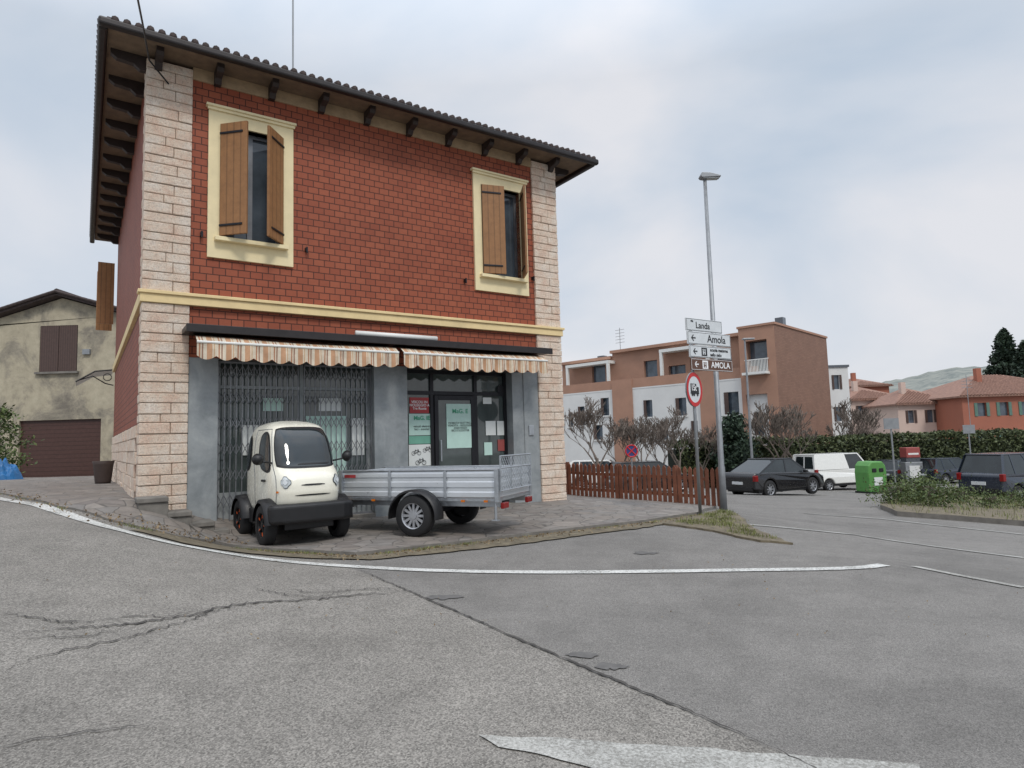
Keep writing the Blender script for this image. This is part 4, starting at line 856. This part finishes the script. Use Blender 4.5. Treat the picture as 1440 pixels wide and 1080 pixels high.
def make_car(name,cat,label,pos,hd,Lc,Wc,Hc,kind,paint,group="cars in the parking lot",wr=.32):
    T=thing(name,label,cat,pos,math.atan2(hd[1],hd[0]),group)
    if kind=="van": low=[(-.5,.20),(-.5,.56),(-.49,.60),(.36,.58),(.46,.52),(.495,.42),(.5,.18)];gb=(-.492,.37);gt=(-.475,.21)
    elif kind=="hatch": low=[(-.5,.22),(-.5,.55),(-.48,.61),(.26,.60),(.43,.54),(.495,.44),(.5,.18)];gb=(-.475,.29);gt=(-.41,.06)
    else: low=[(-.5,.24),(-.505,.56),(-.48,.66),(-.3,.66),(.22,.61),(.42,.55),(.49,.46),(.5,.2)];gb=(-.46,.27);gt=(-.16,.06)
    P=[(a*Lc,b*Hc) for a,b in low];xw=(.31*Lc,-.30*Lc);ra=wr*1.17;zb_=.2*Hc
    bot=[]
    for xc in xw:
        a0=math.asin(max(-1,min(1,(zb_-wr)/ra)))
        for k in range(11):
            a=a0+(math.pi-2*a0)*k/10;bot.append((xc+ra*math.cos(a),wr+ra*math.sin(a)))
    poly=P+bot
    b=MB();hw=Wc/2;zmid=.45*Hc
    def tp(a,y,bz): 
        k=max(0,(bz-zmid)/(.2*Hc));end=max(0,(abs(a)/Lc-.42)/.08);return (a*1.0,y*(1-.04*k-.07*min(1,end)),bz)
    b.prism(poly,-hw,hw,0,f=tp);b.obj("body",paint,T,smooth=False,bevel=.06,seg=4)
    z0_=.585*Hc;z1_=Hc-.03;gl=MB();xb0,xb1=gb[0]*Lc,gb[1]*Lc;xt0,xt1=gt[0]*Lc,gt[1]*Lc;wb=hw*.93;wt=hw*(.84 if kind=="van" else .76)
    gl.add([(xb0,-wb,z0_),(xb1,-wb,z0_),(xb1,wb,z0_),(xb0,wb,z0_),(xt0,-wt,z1_),(xt1,-wt,z1_),(xt1,wt,z1_),(xt0,wt,z1_)],[(0,1,5,4),(1,2,6,5),(2,3,7,6),(3,0,4,7),(4,5,6,7)]);gl.obj("windows",m_carglass,T,bevel=.03,seg=3)
    rf=MB();rf.box(xt0-.04,xt1+.04,-wt-.015,wt+.015,z1_-.03,z1_+.03)
    for s in (-1,1):
        def pil(fb,ft,w0):
            xa=xb0+(xb1-xb0)*fb;xc=xt0+(xt1-xt0)*ft
            rf.add([(xa-w0,s*(wb+.012),z0_),(xa+w0,s*(wb+.012),z0_),(xc+w0,s*(wt+.012),z1_),(xc-w0,s*(wt+.012),z1_)],[(0,1,2,3)])
        pil(.0,.0,.08);pil(1,1,.05);pil(.55,.55,.04)
        if kind=="van":
            rf.add([(xb0,s*(wb+.014),z0_),(xb0+(xb1-xb0)*.62,s*(wb+.014),z0_),(xt0+(xt1-xt0)*.68,s*(wt+.014),z1_),(xt0,s*(wt+.014),z1_)],[(0,1,2,3)])
        elif kind=="hatch": pil(.22,.2,.03)
    if kind=="van": rf.add([(xb0-.012,-wb,z0_),(xb0-.012,wb,z0_),(xt0-.012,wt,z1_),(xt0-.012,-wt,z1_)],[(0,1,2,3)]);
    rf.obj("roof",paint,T,bevel=.025,seg=3)
    if kind=="van":
        g2=MB();
        for ya,yb in ((-wb*.8,-.05),(.05,wb*.8)): g2.add([(xb0-.02,ya,z0_+.06),(xb0-.02,yb,z0_+.06),(xt0-.03,yb*.88,z1_-.1),(xt0-.03,ya*.88,z1_-.1)],[(0,1,2,3)])
        g2.split("rear_window",m_carglass,T)
    for s in (-1,1):
        MB().box(-.51*Lc,-.47*Lc,s*hw*.9-.12,s*hw*.9+.03,.45*Hc,.60*Hc).obj("tail_light",m_lred,T,bevel=.02)
        MB().box(.44*Lc,.497*Lc,s*hw*.72-.16,s*hw*.72+.14,.42*Hc,.5*Hc).obj("headlight",m_lamp,T,bevel=.03)
        MB().box(xb1-.45,xb1-.3,s*(hw+.06)-.08,s*(hw+.06)+.08,z0_+.02,z0_+.14).obj("wing_mirror",m_black,T,bevel=.03)
        for xc in xw: wheel(T,xc,s*(hw-.12),wr,.2,s)
    tr=MB();tr.box(-.507*Lc,-.49*Lc,-hw*.8,hw*.8,.2*Hc,.3*Hc);tr.box(.49*Lc,.507*Lc,-hw*.8,hw*.8,.16*Hc,.3*Hc);tr.box(-.44*Lc,.44*Lc,-hw*.9,hw*.9,.14*Hc,.22*Hc);tr.obj("bumper_trim",m_black,T,bevel=.01)
    MB().box(-.516*Lc,-.503*Lc,-.26,.26,.36*Hc,.43*Hc).obj("number_plate",m_signw,T)
    return T
make_car("parked_car","car","black coupe style sport utility car beside the hedge",onroad(1086,27.8),(.88,.47),4.3,1.85,1.58,"coupe",m_carblack,wr=.36)
make_car("parked_van","van","small white delivery van parked along the hedge",onroad(1172,35.4),(.95,.3),4.1,1.8,1.98,"van",m_carwhite)
make_car("parked_van","van","dark blue people carrier parked behind the island",onroad(1424,26),(.93,.36),4.3,1.8,1.85,"hatch",m_carblue)
make_car("parked_car","car","dark blue hatchback parked in front of hedge",onroad(1330,41),(.95,.3),4.0,1.75,1.6,"hatch",m_carblue)
make_car("parked_car","car","dark grey hatchback parked behind recycling bin",onroad(1262,43),(.8,.6),4.0,1.75,1.5,"hatch",m_cargrey)
make_car("parked_car","car","dark hatchback parked behind the picket fence",onroad(912,31),(.95,.2),4.0,1.75,1.45,"hatch",m_carblack)
make_car("parked_car","car","white hatchback parked behind the picket fence",onroad(850,34),(.95,-.2),4.0,1.75,1.45,"hatch",m_carwhite)
# ---- micro electric vehicle
EP=Vector((-3.30,9.52));hd=(.6,-.8);EV=thing("micro_electric_car","small cream white electric microcar with black bumper on forecourt","microcar",(EP.x,EP.y,h(*EP)+FCO),math.atan2(hd[1],hd[0]))
SL=[(.40,.74,-.84,.43),(.48,.86,-.88,.465),(.58,.92,-.90,.482),(.70,.945,-.91,.487),(.80,.94,-.90,.487),(.88,.92,-.895,.486),(.95,.87,-.89,.484),(1.01,.79,-.885,.481),(1.06,.73,-.88,.479),(1.2,.67,-.86,.47),(1.35,.60,-.83,.456),(1.47,.53,-.79,.438),(1.55,.46,-.74,.415),(1.61,.37,-.67,.38),(1.65,.25,-.57,.33),(1.68,.10,-.44,.25),(1.70,-.04,-.32,.14),(1.705,-.1,-.26,.05)]
zsl=np.array([s[0] for s in SL])
def sfn(a,z,off=0):
    xf=np.interp(z,zsl,[s[1] for s in SL]);xr_=np.interp(z,zsl,[s[2] for s in SL]);hw=np.interp(z,zsl,[s[3] for s in SL])
    c,s=math.cos(a),math.sin(a);p=2/4.1;xc=(xf+xr_)/2;rx=(xf-xr_)/2
    return Vector((xc+(rx+off)*math.copysign(abs(c)**p,c),(hw+off)*math.copysign(abs(s)**p,s),z))
def patch(name,a0,a1,z0,z1,off,mat,parent,rc=.25,na=28,nz=14,skew=0,topw=1.0):
    mb=MB();vs=[]
    for j in range(nz+1):
        v_=j/nz*2-1
        for i in range(na+1):
            u_=i/na*2-1
            uu=u_*math.sqrt(max(0,1-rc*v_*v_*.9*abs(u_)));vv=v_*math.sqrt(max(0,1-rc*u_*u_*.9*abs(v_)))
            am=(a0+a1)/2;ah=(a1-a0)/2*(1+(topw-1)*(vv+1)/2);vs.append(sfn(am+ah*uu+skew*vv,(z0+z1)/2+(z1-z0)/2*vv,off))
    mb.add(vs,[(j*(na+1)+i,j*(na+1)+i+1,(j+1)*(na+1)+i+1,(j+1)*(na+1)+i) for j in range(nz) for i in range(na)]);return mb.obj(name,mat,parent,smooth=True)
mb=MB();NA=96;ZZ=list(np.linspace(.40,1.6,50))+[1.615,1.63,1.645,1.66,1.67,1.68,1.69,1.70,1.705];vs=[]
for z in ZZ:
    for i in range(NA): vs.append(sfn(6.28319*i/NA,z))
fs2=[(j*NA+i,j*NA+(i+1)%NA,(j+1)*NA+(i+1)%NA,(j+1)*NA+i) for j in range(len(ZZ)-1) for i in range(NA)]+[tuple(range(NA))[::-1],tuple((len(ZZ)-1)*NA+i for i in range(NA))]
mb.add(vs,fs2);mb.obj("body",m_evwhite,EV,smooth=True)
D=math.radians
patch("windscreen_frame",D(-47),D(47),1.02,1.60,.004,m_black,EV,.22,topw=.97);patch("windscreen",D(-43),D(43),1.045,1.575,.010,m_carglass,EV,.22,topw=.97)
for s in (1,-1):
    patch("side_window_frame",s*D(56),s*D(88),.97,1.54,.004,m_black,EV,.4);patch("side_window",s*D(59),s*D(86),1.0,1.51,.010,m_carglass,EV,.4)
    patch("side_window_frame",s*D(94),s*D(124),.98,1.50,.004,m_black,EV,.4);patch("side_window",s*D(97),s*D(121),1.02,1.47,.010,m_carglass,EV,.4)
    dm=MB()
    for seg_ in ([(D(52),z) for z in np.linspace(.45,1.57,22)],[(D(90.5),z) for z in np.linspace(.45,1.57,22)]): dm.tube([sfn(s*a,z,.001) for a,z in seg_],.005,4)
    dm.tube([sfn(s*a,.45,.001) for a in np.linspace(D(52),D(90.5),20)],.005,4);dm.tube([sfn(s*a,1.57,.001) for a in np.linspace(D(52),D(90.5),20)],.005,4);dm.obj("door_seam",m_cargrey,EV)
    hpt=sfn(s*D(82),.86,.015);MB().box(hpt.x-.07,hpt.x+.07,hpt.y-.012,hpt.y+.012,.845,.875).obj("door_handle",m_black,EV,bevel=.006)
    patch("headlight_surround",s*D(19),s*D(41),.76,.925,.005,m_cargrey,EV,1.0);patch("headlight",s*D(20),s*D(40),.77,.915,.014,m_lamp,EV,1.0);patch("headlight_core",s*D(25),s*D(35),.81,.875,.02,m_signw,EV,1.0,12,8)
    patch("indicator_light",s*D(45),s*D(52),.70,.73,.012,m_lamb,EV,.8,8,6)
    mr_=MB();b0=sfn(s*D(54),1.1);mr_.tube([b0,b0+Vector((.06,s*.14,.03))],.014,6);mr_.tube([b0+Vector((.035,s*.2,.06)),b0+Vector((.05,s*.2,.06)),b0+Vector((.11,s*.2,.06))],[.07,.08,.04],14);mr_.obj("wing_mirror",m_black,EV,smooth=True)
patch("badge",D(-6),D(6),.79,.812,.008,m_darkmet,EV,.9,10,6)
patch("grille_slot",D(-14),D(14),.655,.675,.006,m_black,EV,.9,16,6)
patch("wiper",D(-4),D(22),1.07,1.09,.02,m_black,EV,.2,10,3,skew=.03)
pts=[(.80,-.58),(.96,-.56),(1.03,-.40),(1.05,0),(1.03,.40),(.96,.56),(.80,.58)]
MB().prism(pts,.30,.56,f=lambda a,y,b:(a,b,y)).obj("bumper",m_black,EV,bevel=.05,seg=4)
MB().prism([(-.95,-.55),(-.84,-.56),(-.84,.56),(-.95,.55),(-1.0,.3),(-1.0,-.3)],.30,.52,f=lambda a,y,b:(a,b,y)).obj("rear_bumper",m_black,EV,bevel=.04,seg=3)
ch=MB();ch.box(-.8,.8,-.34,.34,.2,.41);ch.box(-.38,.22,-.50,.50,.24,.44);ch.tube([(.52,-.45,.28),(.52,.45,.28)],.03,8);ch.tube([(-.68,-.45,.28),(-.68,.45,.28)],.03,8);ch.obj("chassis",m_black,EV,bevel=.02)
for xw,s in ((.54,1),(.54,-1),(-.66,1),(-.66,-1)):
    we_=wheel(EV,xw,s*.505,.275,.15,s,m_black,5)
    ac=MB()
    for k in range(5):
        T=Matrix.Rotation(6.2832*k/5,4,'Y');ac.box(.10,.15,min(s*.056,s*.064),max(s*.056,s*.064),-.005,.005,0,T)
    ac.obj("wheel_accent",m_orange,we_)
    fd_=MB();vs=[]
    for k in range(15):
        a=D(4)+D(172)*k/14
        for yy,r_2 in ((s*.40,.33),(s*.46,.355),(s*.585,.345),(s*.605,.30)): vs.append((xw+r_2*math.cos(a),yy,.275+r_2*math.sin(a)))
    fd_.add(vs,[(k*4+j,k*4+j+1,(k+1)*4+j+1,(k+1)*4+j) for k in range(14) for j in range(3)]);fd_.obj("fender",m_black,EV,smooth=True)
# ---- trailer
TP=Vector((-1.10,9.85))-Vector((.39,.92))*.10;TR=thing("box_trailer","galvanised single axle cargo trailer with mesh tail gate","trailer",(TP.x,TP.y,h(*TP)+FCO),math.atan2(-.39,.92))
x0,x1,yw,zb_,zt_=-1.36,1.22,.56,.52,.90
P=[(o,z) for z,o in [(zb_,0),(zb_+.02,.014),(zb_+.08,.014),(zb_+.095,0),(zb_+.14,0),(zb_+.155,.014),(zb_+.22,.014),(zb_+.235,0),(zb_+.28,0),(zb_+.295,.014),(zb_+.34,.014),(zt_,.0)]]+[(-.02,zt_),(-.02,zb_)]
pn=MB()
for s in (-1,1): pn.prism(P,x0,x1,f=lambda a,y,b,s=s:(y,s*(yw+a),b))
pn.prism(P,-yw,yw,f=lambda a,y,b:(x0-a,y,b));pn.split("side_panel",m_alul,TR)
tg=MB();tg.prism(P,-yw,yw,f=lambda a,y,b:(x1+a,y,b));tg.obj("tailgate",m_alul,TR)
MB().box(x0,x1,-yw,yw,zb_-.04,zb_-.004).obj("floor",m_alu,TR)
ps=MB()
for x in (x0,x1):
    for s in (-1,1): ps.box(x-.03,x+.03,s*(yw+.025)-.03,s*(yw+.025)+.03,zb_-.05,zt_+.02)
for s in (-1,1):
    ps.tube([(x0,s*(yw+.01),zt_+.012),(x1,s*(yw+.01),zt_+.012)],.016,8);ps.box(x0,x1,s*(yw-.1)-.03,s*(yw-.1)+.03,zb_-.12,zb_-.042)
    for x in (-.5,.42): ps.box(x-.02,x+.02,s*(yw+.02)-.014,s*(yw+.02)+.014,zb_,zt_)
ps.tube([(x1-.03,-yw-.02,zb_),(x1-.03,-yw-.02,.24)],.02,8);ps.box(x1-.08,x1+.02,-yw-.06,-yw+.02,.225,.24)
ps.obj("frame",m_alu,TR,bevel=.004)
gt=MB();zg_=zt_+.19
for zz in (zb_+.1,zt_+.03,zg_): gt.tube([(x1+.045,-yw,zz),(x1+.045,yw,zz)],.012,6)
for yy in (-yw,-yw*.33,yw*.33,yw): gt.tube([(x1+.045,yy,zb_+.1),(x1+.045,yy,zg_)],.012,6)
nn=18;zm=zb_+.1
for j in range(6):
    za=zm+(zg_-zm)*j/6;zb2=zm+(zg_-zm)*(j+1)/6
    for i in range(nn):
        ya=-yw+2*yw*i/nn;yb=ya+2*yw/nn
        gt.tube([(x1+.045,ya,za),(x1+.045,yb,zb2)],.003,4);gt.tube([(x1+.045,yb,za),(x1+.045,ya,zb2)],.003,4)
gt.obj("mesh_gate",m_alu,TR)
db=MB();
for s in (-1,1): db.box(-.9,.0,-.03,.03,0,.07,0,Matrix.Translation((x0+.1,s*.38,zb_-.16))@Matrix.Rotation(s*.4,4,'Z'))
db.tube([(x0-.7,0,zb_-.12),(x0-.85,0,zb_-.12)],.035,8);db.tube([(x0-.65,.1,.02),(x0-.65,.1,.7)],.025,8);db.obj("drawbar",m_alu,TR)
MB().tube([(0,-.6,.29),(0,.6,.29)],.035,8).box(-.06,.06,-.5,.5,.33,.4).obj("axle",m_darkmet,TR)
for s in (-1,1):
    wheel(TR,0,s*.69,.29,.17,s,m_rim,12)
    fd_=MB();vs=[]
    for k in range(19):
        a=D(-8)+D(196)*k/18
        for yy,r_2 in ((s*.59,.355),(s*.60,.37),(s*.78,.37),(s*.80,.34)): vs.append((r_2*math.cos(a)*1.08,yy,.29+r_2*math.sin(a)*.98))
    fd_.add(vs,[(k*4+j,k*4+j+1,(k+1)*4+j+1,(k+1)*4+j) for k in range(18) for j in range(3)]);fd_.obj("mudguard",m_black,TR,smooth=True)
    for x in (-1.25,-.78,.7,1.05): MB().box(x-.03,x+.03,min(s*(yw+.028),s*(yw+.036)),max(s*(yw+.028),s*(yw+.036)),zb_-.05,zb_-.02).obj("reflector",m_lamb,TR)
    MB().box(x1+.02,x1+.07,s*.44-.09,s*.44+.09,zb_-.14,zb_-.06).obj("tail_light",m_lred,TR,bevel=.008)
    MB().box(x0+.06,x0+.26,min(s*(yw+.022),s*(yw+.026)),max(s*(yw+.022),s*(yw+.026)),zt_-.09,zt_-.045).obj("maker_label",m_pred,TR)
